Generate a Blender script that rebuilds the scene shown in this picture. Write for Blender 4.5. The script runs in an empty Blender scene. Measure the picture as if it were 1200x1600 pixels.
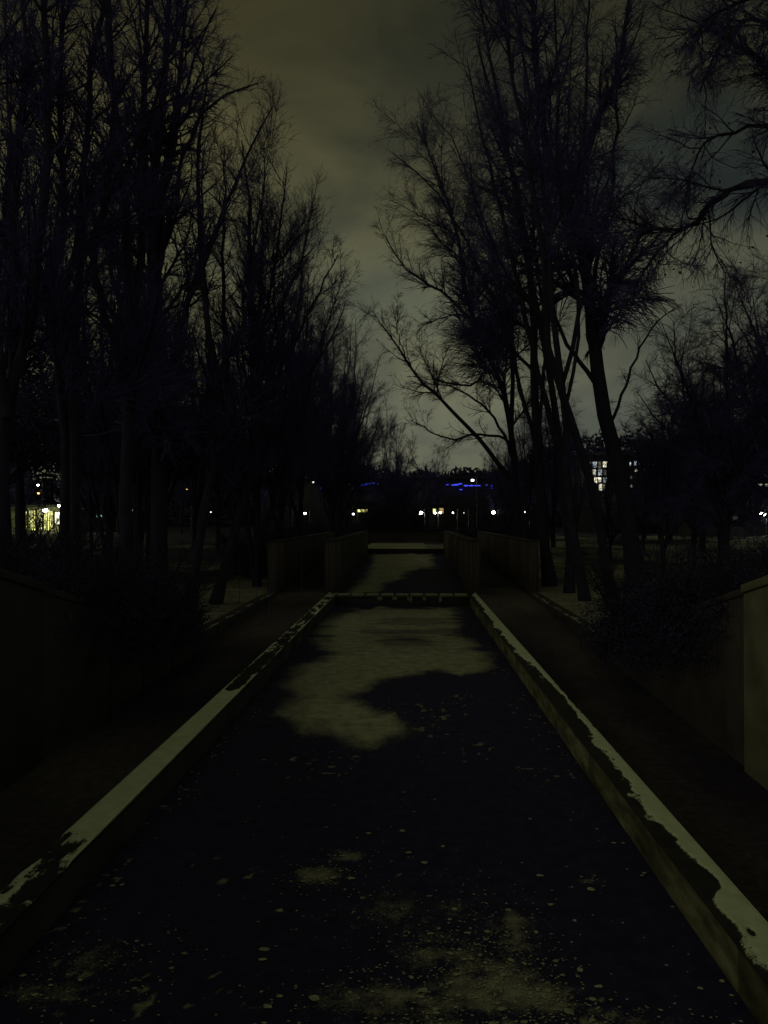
import bpy, math, random
import numpy as np
from mathutils import Vector

# ------------------------------------------------------------------ camera, sky, sun, exposure
scene = bpy.context.scene
F = 1200.0                     # focal length in photograph pixels (1200 x 1600)
VX, VY, H = 641.0, 811.0, 2.7  # vanishing point of the channel, eye height above its floor
cam_d = bpy.data.cameras.new('camera')
cam = bpy.data.objects.new('camera', cam_d)
scene.collection.objects.link(cam)
cam_d.sensor_fit = 'VERTICAL'
cam_d.sensor_height = 24.0
cam_d.lens = 24.0 * F / 1600.0
cam_d.clip_start = 0.05
cam_d.clip_end = 3000.0
cam.location = (0, 0, H)
cam.rotation_euler = (math.radians(90) + math.atan((VY - 800) / F), 0, math.atan((VX - 600) / F))
scene.camera = cam
scene.render.resolution_x, scene.render.resolution_y = 768, 1024

world = bpy.data.worlds.new("World")
scene.world = world
world.use_nodes = True
SUN_DIR = Vector((0.80, 0.42, -0.52)).normalized()      # way the faint glow travels: from the left, behind the viewer
sun_el = math.asin(-SUN_DIR.z)
sun_az = math.atan2(-SUN_DIR.x, -SUN_DIR.y)
def build_world():
    nt = world.node_tree; N = nt.nodes; L = nt.links; N.clear()
    out = N.new('ShaderNodeOutputWorld')
    sky = N.new('ShaderNodeTexSky'); sky.sky_type = 'NISHITA'; sky.sun_disc = False
    sky.sun_elevation = math.radians(2); sky.sun_rotation = sun_az
    b1 = N.new('ShaderNodeBackground'); b1.inputs['Strength'].default_value = 0.0006
    L.new(sky.outputs[0], b1.inputs['Color'])
    tc = N.new('ShaderNodeTexCoord'); sep = N.new('ShaderNodeSeparateXYZ')
    L.new(tc.outputs['Generated'], sep.inputs[0])
    # overcast lit from below by the city: bright and grey low down, olive and dim overhead
    ramp = N.new('ShaderNodeValToRGB'); e = ramp.color_ramp.elements
    e[0].position = 0.0; e[0].color = (.135, .138, .094, 1)
    e[1].position = 1.0; e[1].color = (.085, .090, .050, 1)
    for p, c in ((.13, (.150, .155, .106, 1)), (.20, (.118, .122, .080, 1)), (.30, (.106, .109, .068, 1)), (.37, (.078, .078, .044, 1)), (.45, (.060, .058, .031, 1)), (.54, (.036, .035, .0185, 1)), (.64, (.034, .034, .018, 1))):
        q = e.new(p); q.color = c
    L.new(sep.outputs['Z'], ramp.inputs[0])
    # clouds: stretched noise, warped
    mp = N.new('ShaderNodeMapping'); mp.inputs['Scale'].default_value = (1, 1, 2.1)
    mp.inputs['Location'].default_value = (.35, .2, .55)
    L.new(tc.outputs['Generated'], mp.inputs[0])
    no = N.new('ShaderNodeTexNoise'); no.inputs['Scale'].default_value = 4.6; no.inputs['Detail'].default_value = 7; no.inputs['Distortion'].default_value = .5
    no.inputs['Roughness'].default_value = .52
    L.new(mp.outputs[0], no.inputs['Vector'])
    cr = N.new('ShaderNodeMapRange'); cr.inputs['From Min'].default_value = .36; cr.inputs['From Max'].default_value = .6
    L.new(no.outputs[0], cr.inputs[0])
    # two thinner, bluer gaps in the cloud, ragged by the noise
    vn = N.new('ShaderNodeVectorMath'); vn.operation = 'SUBTRACT'; vn.inputs[1].default_value = (.5, .5, .5)
    nc = N.new('ShaderNodeTexNoise'); nc.inputs['Scale'].default_value = 7; nc.inputs['Detail'].default_value = 4
    L.new(tc.outputs['Generated'], nc.inputs['Vector']); L.new(nc.outputs['Color'], vn.inputs[0])
    vs = N.new('ShaderNodeVectorMath'); vs.operation = 'SCALE'; vs.inputs['Scale'].default_value = .16; L.new(vn.outputs[0], vs.inputs[0])
    va = N.new('ShaderNodeVectorMath'); va.operation = 'ADD'; L.new(tc.outputs['Generated'], va.inputs[0]); L.new(vs.outputs[0], va.inputs[1])
    def mul(a, b, lo=None):
        m = N.new('ShaderNodeMix'); m.data_type = 'RGBA'; m.blend_type = 'MULTIPLY'; m.inputs[0].default_value = 1
        L.new(a, m.inputs[6]); L.new(b, m.inputs[7]); return m.outputs[2]
    def two(f, c0, c1):
        m = N.new('ShaderNodeMix'); m.data_type = 'RGBA'; m.inputs[6].default_value = (*c0, 1); m.inputs[7].default_value = (*c1, 1)
        L.new(f, m.inputs[0]); return m.outputs[2]
    def rng_(f, a, b):
        m = N.new('ShaderNodeMapRange'); m.interpolation_type = 'SMOOTHSTEP'; m.inputs['From Min'].default_value = a; m.inputs['From Max'].default_value = b
        L.new(f, m.inputs[0]); return m.outputs[0]
    colr = ramp.outputs[0]
    for c, sc, tint in (((.300, .880, .398), (6.2, 1, 15), (.42, .50, .70)), ((.025, .965, .262), (8, 1, 20), (.86, .92, 1.0)), ((.06, .87, .50), (8, 1, 9), (.72, .76, .86))):
        sb = N.new('ShaderNodeVectorMath'); sb.operation = 'SUBTRACT'; sb.inputs[1].default_value = c; L.new(va.outputs[0], sb.inputs[0])
        ml = N.new('ShaderNodeVectorMath'); ml.operation = 'MULTIPLY'; ml.inputs[1].default_value = sc; L.new(sb.outputs[0], ml.inputs[0])
        ln = N.new('ShaderNodeVectorMath'); ln.operation = 'LENGTH'; L.new(ml.outputs[0], ln.inputs[0])
        colr = mul(colr, two(rng_(ln.outputs['Value'], .5, 1.35), tint, (1, 1, 1)))
    colr = mul(colr, two(cr.outputs[0], (.66, .69, .76), (1.12, 1.10, 1.04)))
    colr = mul(colr, two(rng_(sep.outputs['X'], -.05, .45), (1, 1, 1), (.68, .72, .80)))
    colr = mul(colr, two(rng_(sep.outputs['X'], -.02, -.30), (1, 1, 1), (1.22, 1.17, 1.0)))
    # the town behind the viewer lights the clouds more
    bk = N.new('ShaderNodeMapRange'); bk.inputs['From Min'].default_value = .35; bk.inputs['From Max'].default_value = -.7; bk.inputs['To Min'].default_value = 1; bk.inputs['To Max'].default_value = 1.25
    L.new(sep.outputs['Y'], bk.inputs[0])
    m3 = N.new('ShaderNodeVectorMath'); m3.operation = 'SCALE'; L.new(colr, m3.inputs[0]); L.new(bk.outputs[0], m3.inputs['Scale'])
    b2 = N.new('ShaderNodeBackground'); b2.inputs['Strength'].default_value = 1.0
    L.new(m3.outputs[0], b2.inputs['Color'])
    ad = N.new('ShaderNodeAddShader'); L.new(b1.outputs[0], ad.inputs[0]); L.new(b2.outputs[0], ad.inputs[1])
    L.new(ad.outputs[0], out.inputs['Surface'])
build_world()
sd = bpy.data.lights.new('city_glow', 'SUN'); sd.energy = 0.10; sd.angle = math.radians(14); sd.color = (1.0, .98, .66)
so = bpy.data.objects.new('city_glow', sd); scene.collection.objects.link(so)
so.rotation_euler = SUN_DIR.to_track_quat('-Z', 'Y').to_euler()
scene.view_settings.view_transform = 'Standard'
scene.view_settings.look = 'None'
scene.view_settings.exposure = 0.0
scene.view_settings.gamma = 1.0
scene.cycles.max_bounces = 5
scene.cycles.diffuse_bounces = 3

# ------------------------------------------------------------------ helpers
col = scene.collection
rng = np.random.default_rng(7)
def at(x, y, Y):
    """photograph pixel at distance Y along the channel -> point in metres"""
    return np.array([(x - VX) / F * Y, Y, H - (y - VY) / F * Y])
def on(x, y, z=0.0):
    Y = (H - z) * F / (y - VY)
    return np.array([(x - VX) / F * Y, Y])
def vnoise(x, y, seed=0):
    r = np.random.default_rng(seed).random((256, 256))
    xi = np.floor(x).astype(int); yi = np.floor(y).astype(int)
    fx = x - xi; fy = y - yi
    fx = fx * fx * (3 - 2 * fx); fy = fy * fy * (3 - 2 * fy)
    g = lambda a, b: r[a % 256, b % 256]
    return (g(xi, yi) * (1 - fx) + g(xi + 1, yi) * fx) * (1 - fy) + (g(xi, yi + 1) * (1 - fx) + g(xi + 1, yi + 1) * fx) * fy
def fbm(x, y, seed=0, octs=4):
    s = 0; a = .5; t = 0
    for i in range(octs):
        s = s + a * vnoise(x, y, seed + i); t += a; x = x * 2.03 + 5; y = y * 2.03 + 9; a *= .5
    return s / t
def sstep(a, b, x):
    t = np.clip((x - a) / (b - a), 0, 1); return t * t * (3 - 2 * t)
def poly_sd(px, py, poly):
    """signed distance, positive inside"""
    poly = np.asarray(poly, float); n = len(poly)
    d = np.full(px.shape, 1e9); ins = np.zeros(px.shape, bool)
    for i in range(n):
        a = poly[i]; b = poly[(i + 1) % n]
        e = b - a; wx = px - a[0]; wy = py - a[1]
        t = np.clip((wx * e[0] + wy * e[1]) / (e @ e + 1e-12), 0, 1)
        d = np.minimum(d, np.hypot(wx - t * e[0], wy - t * e[1]))
        c = ((a[1] > py) != (b[1] > py)) & (px < (b[0] - a[0]) * (py - a[1]) / (b[1] - a[1] + 1e-12) + a[0])
        ins ^= c
    return np.where(ins, d, -d)

def tag(o, label=None, cat=None, group=None, kind=None):
    if label: o['label'] = label
    if cat: o['category'] = cat
    if group: o['group'] = group
    if kind: o['kind'] = kind
    return o
def mesh_np(name, V, Q, mat, parent=None, smooth=False, attr=None):
    """V (n,3), Q list of (faces array with k corners)"""
    if not isinstance(Q, (list, tuple)): Q = [Q]
    me = bpy.data.meshes.new(name)
    V = np.asarray(V, np.float32)
    me.vertices.add(len(V)); me.vertices.foreach_set('co', V.ravel())
    loops = np.concatenate([q.ravel() for q in Q]).astype(np.int32)
    tot = np.concatenate([np.full(len(q), q.shape[1]) for q in Q]).astype(np.int32)
    start = np.concatenate([[0], np.cumsum(tot)[:-1]]).astype(np.int32)
    me.loops.add(len(loops)); me.loops.foreach_set('vertex_index', loops)
    me.polygons.add(len(tot)); me.polygons.foreach_set('loop_start', start); me.polygons.foreach_set('loop_total', tot)
    if smooth: me.polygons.foreach_set('use_smooth', np.ones(len(tot), bool))
    if attr:
        for k, v in attr.items():
            a = me.attributes.new(k, 'FLOAT', 'POINT'); a.data.foreach_set('value', np.asarray(v, np.float32))
    me.update(calc_edges=True)
    o = bpy.data.objects.new(name, me); col.objects.link(o)
    me.materials.append(mat)
    if parent: o.parent = parent
    return o
class MB:
    def __init__(s): s.V = []; s.Q = []; s.n = 0
    def add(s, V, Q):
        V = np.asarray(V, float); Q = np.asarray(Q, int)
        s.V.append(V); s.Q.append(Q + s.n); s.n += len(V)
    def box(s, x0, x1, y0, y1, z0, z1, jit=0):
        V = np.array([[x, y, z] for z in (z0, z1) for y in (y0, y1) for x in (x0, x1)], float)
        if jit: V += rng.uniform(-jit, jit, V.shape)
        s.add(V, [[0, 2, 3, 1], [4, 5, 7, 6], [0, 1, 5, 4], [2, 6, 7, 3], [0, 4, 6, 2], [1, 3, 7, 5]])
    def tube(s, pts, r, sides=8):
        P = np.asarray(pts, float)[None]; R = np.broadcast_to(np.asarray(r, float), (len(pts),))[None]
        V, Q = tubes(P, R, sides); s.add(V, Q)
        a = V[:sides]; b = V[-sides:]
        for ring, rev in ((a, True), (b, False)):
            c = ring.mean(0); W = np.vstack([ring, c[None]])
            ix = [[i, (i + 1) % sides, sides, sides] for i in range(sides)]
            s.add(W, [[q[1], q[0], q[2], q[2]] if rev else q for q in ix]) if False else s.cap(W, sides, rev)
    def cap(s, W, sides, rev):
        T = [[i, (i + 1) % sides, sides] for i in range(sides)]
        if rev: T = [t[::-1] for t in T]
        s.V.append(W); s.Q.append(np.array(T) + s.n); s.n += len(W)
    def sphere(s, c, r, n=10, m=6, sc=(1, 1, 1)):
        V = []; 
        for j in range(m + 1):
            th = math.pi * j / m
            for i in range(n):
                ph = 2 * math.pi * i / n
                V.append((c[0] + sc[0] * r * math.sin(th) * math.cos(ph), c[1] + sc[1] * r * math.sin(th) * math.sin(ph), c[2] + sc[2] * r * math.cos(th)))
        Q = [[j * n + i, (j + 1) * n + i, (j + 1) * n + (i + 1) % n, j * n + (i + 1) % n] for j in range(m) for i in range(n)]
        s.add(V, Q)
    def build(s, name, mat, parent=None, smooth=False, bevel=0):
        ks = {}
        for q in s.Q: ks.setdefault(q.shape[1], []).append(q)
        o = mesh_np(name, np.vstack(s.V), [np.vstack(v) for v in ks.values()], mat, parent, smooth)
        if bevel:
            b = o.modifiers.new('bevel', 'BEVEL'); b.width = bevel; b.segments = 2; b.limit_method = 'ANGLE'
        return o
def tubes(P, R, sides=3):
    N, K, _ = P.shape
    T = np.gradient(P, axis=1); T /= np.linalg.norm(T, axis=2, keepdims=True) + 1e-9
    ref = rng.normal(size=(N, 1, 3)); ref = ref - (ref * T[:, :1]).sum(2, keepdims=True) * T[:, :1]
    ref /= np.linalg.norm(ref, axis=2, keepdims=True) + 1e-9
    U = ref - (ref * T).sum(2, keepdims=True) * T; U /= np.linalg.norm(U, axis=2, keepdims=True) + 1e-9
    W = np.cross(T, U)
    a = np.arange(sides) * 2 * math.pi / sides
    V = P[:, :, None] + R[:, :, None, None] * (U[:, :, None] * np.cos(a)[:, None] + W[:, :, None] * np.sin(a)[:, None])
    V = V.reshape(-1, 3)
    n = np.arange(N)[:, None, None] * K * sides; k = np.arange(K - 1)[None, :, None] * sides; i = np.arange(sides)[None, None]
    j = (i + 1) % sides
    Q = np.stack([n + k + i, n + k + j, n + k + sides + j, n + k + sides + i], -1).reshape(-1, 4)
    return V, Q
def empty(name, loc=(0, 0, 0)):
    o = bpy.data.objects.new(name, None); o.location = loc; o.empty_display_size = .3; col.objects.link(o); return o
def copy_tree(o, parent=None):
    c = o.copy(); col.objects.link(c)
    if parent: c.parent = parent
    for ch in [k for k in bpy.data.objects if k.parent == o]: copy_tree(ch, c)
    return c

# ------------------------------------------------------------------ materials
def mat_new(name):
    m = bpy.data.materials.new(name); m.use_nodes = True
    nt = m.node_tree; b = nt.nodes['Principled BSDF']; return m, nt, b
def noise(nt, scale, detail=4, rough=.55, coord='Object', vscale=None):
    tc = nt.nodes.new('ShaderNodeTexCoord'); n = nt.nodes.new('ShaderNodeTexNoise')
    n.inputs['Scale'].default_value = scale; n.inputs['Detail'].default_value = detail; n.inputs['Roughness'].default_value = rough
    if vscale:
        mp = nt.nodes.new('ShaderNodeMapping'); mp.inputs['Scale'].default_value = vscale
        nt.links.new(tc.outputs[coord], mp.inputs[0]); nt.links.new(mp.outputs[0], n.inputs['Vector'])
    else: nt.links.new(tc.outputs[coord], n.inputs['Vector'])
    return n.outputs[0]
def rampc(nt, fac, stops):
    r = nt.nodes.new('ShaderNodeValToRGB'); e = r.color_ramp.elements
    e[0].position, e[0].color = stops[0][0], (*stops[0][1], 1); e[1].position, e[1].color = stops[-1][0], (*stops[-1][1], 1)
    for p, c in stops[1:-1]:
        q = e.new(p); q.color = (*c, 1)
    nt.links.new(fac, r.inputs[0]); return r.outputs[0]
def bump(nt, b, h, strength=.4, dist=.02):
    n = nt.nodes.new('ShaderNodeBump'); n.inputs['Strength'].default_value = strength; n.inputs['Distance'].default_value = dist
    nt.links.new(h, n.inputs['Height']); nt.links.new(n.outputs[0], b.inputs['Normal'])
def mixrgb(nt, f, a, b_, mode='MIX'):
    m = nt.nodes.new('ShaderNodeMix'); m.data_type = 'RGBA'; m.blend_type = mode
    for s, v in ((0, f), (6, a), (7, b_)):
        if hasattr(v, 'links') or isinstance(v, bpy.types.NodeSocket): nt.links.new(v, m.inputs[s])
        elif s == 0: m.inputs[0].default_value = v
        else: m.inputs[s].default_value = (*v, 1)
    return m.outputs[2]
def math_(nt, op, a, b_=0.0):
    m = nt.nodes.new('ShaderNodeMath'); m.operation = op
    for i, v in enumerate((a, b_)):
        if isinstance(v, bpy.types.NodeSocket): nt.links.new(v, m.inputs[i])
        else: m.inputs[i].default_value = v
    return m.outputs[0]
def simple(name, stops, scale=6, rough=.85, spec=.3, bs=.3, bd=.02, detail=5, vscale=None):
    m, nt, b = mat_new(name)
    n = noise(nt, scale, detail, .6, vscale=vscale)
    nt.links.new(rampc(nt, n, stops), b.inputs['Base Color'])
    b.inputs['Roughness'].default_value = rough; b.inputs['Specular IOR Level'].default_value = spec
    bump(nt, b, noise(nt, scale * 5, 4), bs, bd)
    return m
def masked(name, dark, darkstops_scale, lightstops, lscale, edge=.5, soft=.06, nscale=30, namp=.25, rough=.8, spec=.25, bscale=60, fine=None):
    """dark bare surface with frost or snow where the 'snow' attribute says so"""
    m, nt, b = mat_new(name)
    at_ = nt.nodes.new('ShaderNodeAttribute'); at_.attribute_name = 'snow'
    nn = noise(nt, nscale, 5, .65)
    v = math_(nt, 'ADD', at_.outputs['Fac'], math_(nt, 'MULTIPLY', math_(nt, 'SUBTRACT', nn, .5), namp))
    if fine:
        nf = noise(nt, fine[0], 3, .6); v = math_(nt, 'ADD', v, math_(nt, 'MULTIPLY', math_(nt, 'SUBTRACT', nf, .5), fine[1]))
    mr = nt.nodes.new('ShaderNodeMapRange'); mr.inputs['From Min'].default_value = edge - soft; mr.inputs['From Max'].default_value = edge + soft
    nt.links.new(v, mr.inputs[0])
    dc = rampc(nt, noise(nt, darkstops_scale, 6, .65), dark)
    lc = rampc(nt, noise(nt, lscale, 6, .65), lightstops)
    nt.links.new(mixrgb(nt, mr.outputs[0], dc, lc), b.inputs['Base Color'])
    b.inputs['Roughness'].default_value = rough; b.inputs['Specular IOR Level'].default_value = spec
    bump(nt, b, noise(nt, bscale, 5, .7), .5, .01)
    return m
M = {}
M['bark'] = simple('bark', [(.3, (.026, .023, .052)), (.7, (.052, .047, .095))], 9, .95, .15, .6, .02, vscale=(1, 1, .25))
M['twig'] = simple('twig', [(.3, (.085, .072, .22)), (.7, (.13, .11, .32))], 3, .95, .1, 0, 0)
M['leaf'] = simple('leaf', [(.3, (.05, .055, .015)), (.7, (.13, .11, .03))], 1, .7, .2, 0, 0)
M['evergreen'] = simple('evergreen', [(.3, (.032, .032, .085)), (.7, (.055, .058, .13))], 2.5, .9, .12, 0, 0)
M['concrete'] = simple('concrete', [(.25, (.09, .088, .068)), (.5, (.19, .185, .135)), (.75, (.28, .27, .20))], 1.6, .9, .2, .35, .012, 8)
M['old_or_shaded_concrete'] = simple('old_or_shaded_concrete', [(.25, (.030, .027, .036)), (.5, (.062, .055, .062)), (.8, (.10, .09, .09))], 1.1, .92, .2, .4, .015, 8)  # aged concrete; also carries painted shade on the left kerb and flanks
M['fluted'] = simple('fluted', [(.25, (.045, .040, .042)), (.5, (.10, .088, .088)), (.8, (.165, .15, .145))], 1.5, .9, .2, .3, .01, 8, vscale=(1, 1, .25))
M['kerb'] = masked('kerb', [(.3, (.014, .013, .018)), (.7, (.042, .038, .040))], 5, [(.3, (.58, .66, .46)), (.7, (.80, .86, .66))], 8, soft=.05, nscale=22, namp=.34, fine=(70, .34))
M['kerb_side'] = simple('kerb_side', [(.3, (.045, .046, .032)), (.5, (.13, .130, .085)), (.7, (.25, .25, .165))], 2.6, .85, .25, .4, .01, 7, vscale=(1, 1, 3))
M['floor'] = masked('floor', [(.3, (.018, .014, .052)), (.7, (.042, .034, .095))], 7, [(.25, (.20, .205, .14)), (.5, (.38, .385, .27)), (.75, (.54, .545, .39))], 5, soft=.26, nscale=14, namp=.5, rough=.75, spec=.12, bscale=45, fine=(55, .7))
M['path'] = masked('path', [(.3, (.018, .014, .036)), (.7, (.046, .037, .068))], 4, [(.3, (.07, .060, .060)), (.7, (.16, .14, .13))], 9, soft=.2, nscale=13, namp=.5, rough=.85, spec=.15, bscale=50)
M['ground'] = masked('ground', [(.3, (.014, .012, .030)), (.7, (.032, .028, .052))], 2.2, [(.3, (.16, .155, .13)), (.7, (.38, .37, .30))], 2.5, soft=.2, nscale=1.6, namp=.9, fine=(9, .5), rough=.95, spec=.08, bscale=14)
M['snow'] = simple('snow', [(.3, (.50, .55, .38)), (.7, (.74, .78, .58))], 14, .8, .3, .3, .01)
M['frost'] = simple('frost', [(.3, (.22, .23, .16)), (.7, (.56, .59, .43))], 14, .8, .3, .3, .01)
M['metal'] = simple('metal', [(.3, (.006, .006, .007)), (.7, (.014, .014, .016))], 8, .5, .5, 0, 0)
M['wall_dark'] = simple('wall_dark', [(.3, (.022, .021, .027)), (.7, (.042, .04, .048))], .8, .9, .2, .2, .02)
M['roof_dark'] = simple('roof_dark', [(.3, (.02, .02, .024)), (.7, (.045, .043, .045))], 1.5, .85, .2, .2, .02)
def emit(name, colr, s, var=0, scale=.8):
    m, nt, b = mat_new(name)
    b.inputs['Base Color'].default_value = (.1, .1, .1, 1)
    b.inputs['Emission Color'].default_value = (*colr, 1); b.inputs['Emission Strength'].default_value = s
    if var:
        n = noise(nt, scale, 3, .6)
        nt.links.new(rampc(nt, n, [(.34, tuple(c * (1 - var) for c in colr)), (.5, tuple(c * .5 for c in colr)), (.66, colr)]), b.inputs['Emission Color'])
    return m
M['lamp_white'] = emit('lamp_white', (.93, 1, .86), 45)
M['lamp_cool'] = emit('lamp_cool', (.86, .95, 1), 14)
M['lamp_dim'] = emit('lamp_dim', (1, .95, .8), 3)
M['lamp_warm'] = emit('lamp_warm', (1, .50, .16), 3)
M['lamp_blue'] = emit('lamp_blue', (.06, .08, 1), 1.1)
M['lamp_green'] = emit('lamp_green', (.25, 1, .62), 1.5)
M['win_bright'] = emit('win_bright', (1, .96, .70), 3.2, .75, 1.1)
M['win_shop'] = emit('win_shop', (.92, .90, .30), 2.4, .85, 1.6)
M['win_dim'] = emit('win_dim', (1, .85, .5), .30, .8, 1.5)
M['win_cool'] = emit('win_cool', (.72, .9, 1), 1.3, .7, 1.5)
M['win_teal'] = emit('win_teal', (.30, .42, .30), .10, .7, 2)
M['win_off'] = simple('win_off', [(.3, (.01, .01, .012)), (.7, (.02, .02, .022))], 2, .15, .5, 0, 0)
M['win_warm'] = emit('win_warm', (1, .62, .25), .9, .6, 1.5)

# ------------------------------------------------------------------ ground, floors and paths
XL, XR = -4.32, 3.80          # faces of the outer retaining walls
def bank_z(Y):
    base = .31 + .74 * sstep(26, 46, Y)
    ramp = np.clip(1.96 + .24 * (8.8 - Y), 0, 2.75) - .12
    return np.maximum(base, np.where(Y < 15.25, ramp, 0))
def build_ground():
    xs = np.unique(np.concatenate([-np.geomspace(30, 1500, 14), np.arange(-30, XL - .4, .6), [XL - .12, XL - .02], np.arange(-4, 3.7, 1.0), [XR + .02, XR + .12], np.arange(XR + .6, 30, .6), np.geomspace(30, 1500, 14)]))
    ys = np.unique(np.concatenate([-np.geomspace(10, 1500, 8), np.arange(-10, 15, .8), [15.24, 15.26], np.arange(15.8, 54, .6), [54.01, 54.1], np.arange(55, 110, 1.2), np.geomspace(112, 2500, 18)]))
    X, Y = np.meshgrid(xs, ys)
    Z = bank_z(Y)
    lump = (fbm(X * .35 + 40, Y * .35 + 40, 3) - .5)
    side = np.maximum(np.maximum(XL - X, X - XR), 0)
    Z = Z + lump * .28 * np.clip(side / 3, 0, 1) * np.clip((160 - Y) / 60, 0, 1)
    # low terraces beyond the right-hand tree row
    Z = Z + np.where((X > XR + 1.5) & (Y > 27), .12 * np.floor(np.clip((Y - 27) / 6, 0, 4)), 0) * np.clip(1 - (Y - 54) / 6, 0, 1)
    inside = (X > XL - .08) & (X < XR + .08) & (Y < 54.05)
    Z = np.where(inside, -.8, Z)
    snow = fbm(X * .5, Y * .35, 11, 3)
    snow = .36 + (snow - .5) * 1.2 + .17 * ((X > 0) & (Y > 15)) + .14 * ((X < 0) & (Y > 15) & (Y < 28)) + .14 * (Y > 15) * np.exp(-np.minimum(np.abs(X - XR), np.abs(X - XL)) / .7)
    snow -= .16 * sstep(-7.5, -10, X)
    snow -= .5 * np.clip((Y - 60) / 20, 0, 1) + .35 * (Y < 14.5)
    ny, nx = X.shape
    V = np.stack([X, Y, Z], -1).reshape(-1, 3)
    i = np.arange(ny - 1)[:, None] * nx + np.arange(nx - 1)[None]
    Q = np.stack([i, i + 1, i + nx + 1, i + nx], -1).reshape(-1, 4)
    tag(mesh_np('ground', V, Q, M['ground'], smooth=True, attr={'snow': snow.ravel()}), 'dark park ground with thin frost patches beside the channel', kind='structure')
build_ground()
def sheet(name, x0, x1, y0, y1, dx, dy, zf, maskf, mat, label):
    xs = np.linspace(x0, x1, int((x1 - x0) / dx) + 2); ys = np.linspace(y0, y1, int((y1 - y0) / dy) + 2)
    X, Y = np.meshgrid(xs, ys); Z = zf(X, Y)
    ny, nx = X.shape
    i = np.arange(ny - 1)[:, None] * nx + np.arange(nx - 1)[None]
    Q = np.stack([i, i + 1, i + nx + 1, i + nx], -1).reshape(-1, 4)
    o = mesh_np(name, np.stack([X, Y, Z], -1).reshape(-1, 3), Q, mat, smooth=True, attr={'snow': maskf(X, Y).ravel()})
    return tag(o, label, kind='structure')
BL, BR = -2.38, 1.86          # inner faces of the low kerb walls
KT, KW = .31, .25
SY = 24.2                     # spillway
FY = 43.0                     # far step
patch = [on(*p) for p in [(550, 949), (712, 949), (737, 987), (768, 1041), (725, 1052), (700, 1047), (642, 1053), (600, 1064), (562, 1078), (556, 1091), (583, 1106), (621, 1112), (641, 1124), (600, 1157), (587, 1166), (554, 1153), (508, 1147), (440, 1118), (474, 1087), (455, 1075), (462, 1050), (500, 1020), (490, 987), (517, 966)]]
blobs = [((770, 1530), .33, .28, 1.0), ((850, 1550), .22, .16, .9), ((800, 1450), .20, .30, .72), ((500, 1365), .20, .16, .85), ((540, 1335), .16, .10, .85), ((690, 1480), .40, .30, .55), ((620, 1560), .6, .22, .6), ((740, 1600), .55, .05, 1.1), ((90, 1560), .5, .16, .5), ((150, 1500), .5, .3, .42), ((915, 1370), .10, .06, .7), ((1000, 1590), .5, .2, .45), ((640, 1420), .8, .5, .38)]
def floor_mask(X, Y):
    wx = X + (fbm(X * 2.2, Y * 1.1, 21) - .5) * .5; wy = Y + (fbm(X * 2.2 + 9, Y * 1.0 + 3, 22) - .5) * 1.5
    s = poly_sd(wx, wy, patch)
    m = sstep(-.55, .6, s) * 1.12
    streak = sstep(.48, .66, fbm(X * .5, Y * 1.3, 41, 3)) * sstep(12.5, 16, Y) * .42
    hole = np.exp(-(((X + .15) / .9) ** 2 + ((Y - 17.6) / .55) ** 2)) * .45
    m = np.clip(m - streak - hole, 0, 1) * (.72 + .28 * fbm(X * 3, Y * 2, 5)) * np.where(Y > 15.5, .86, 1)
    out = m * .95
    for (c, rx, ry, a) in blobs:
        p = on(*c)
        g = a * np.exp(-(((X - p[0]) / rx) ** 2 + ((Y - p[1]) / ry) ** 2)) * (.15 + 1.15 * fbm(X * 10, Y * 10, 31, 3))
        out = np.maximum(out, g * 1.0)
    crumbs = sstep(.70, .78, fbm(X * 13, Y * 13, 55, 2)) * sstep(.45, .62, fbm(X * 1.2, Y * 1.2, 57, 2)) * .6 * (Y < 12)
    return np.maximum(out, crumbs)
sheet('basin_floor', BL - .05, BR + .05, .6, SY + .1, .035, .045, lambda X, Y: .012 * (fbm(X * 1.5, Y * 1.5, 71) - .5), floor_mask, M['floor'], 'dark wet floor of the drained lower basin with pale frosted patch')
upatch = [on(x, y, z) for x, y, z in [(572, 866, .77), (676, 866, .77), (668, 884, .6), (640, 890, .55), (628, 900, .45), (600, 908, .4), (590, 922, .3), (534, 922, .3), (548, 895, .5)]]
def up_z(X, Y): return .22 + (Y - 24.5) / (FY - 24.5) * .55
def up_mask(X, Y):
    wx = X + (fbm(X * 2, Y, 91) - .5) * .5; wy = Y + (fbm(X * 2, Y + 4, 92) - .5) * 2
    m = sstep(-.3, .5, poly_sd(wx, wy, [(-2.1, 42.8), (1.3, 42.8), (1.2, 35), (.2, 33.4), (-.2, 30), (-.8, 28.2), (-1.0, 25.2), (-2.2, 25), (-1.9, 31)]))
    r = np.exp(-(((X - .6) / .9) ** 2 + ((Y - 34.3) / .35) ** 2)) * .6
    return np.maximum(m * .78, r) * (.7 + .5 * fbm(X * 2, Y * 1.5, 93))
sheet('basin_floor', BL - .05, BR + .05, 24.75, FY + .05, .08, .1, up_z, up_mask, M['floor'], 'sloping floor of the upper basin between fluted walls')
sheet('basin_floor', BL - .3, BR + .5, FY + .42, 54.2, .1, .12, lambda X, Y: 1.03 + 0 * X, lambda X, Y: .55 + .55 * (X < .9) - .5 * sstep(50, 53, Y) + .6 * (fbm(X, Y, 96) - .5), M['floor'], 'snow covered third basin behind the far step')
def path_z(X, Y): return np.interp(Y, [0, 8, 16, 24.5, 30, FY, 54], [-.15, -.15, 0, .26, .3, .75, 1.05]) + .01 * (fbm(X * 2, Y * 2, 12) - .5)
def path_mask(X, Y): return .30 + .55 * (fbm(X * .9, Y * .35, 61, 3) - .5) + .25 * sstep(12, 20, Y) * (Y < 27) + .12 * (Y > 4) * np.exp(-((Y - 7) / 4.) ** 2)
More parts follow.
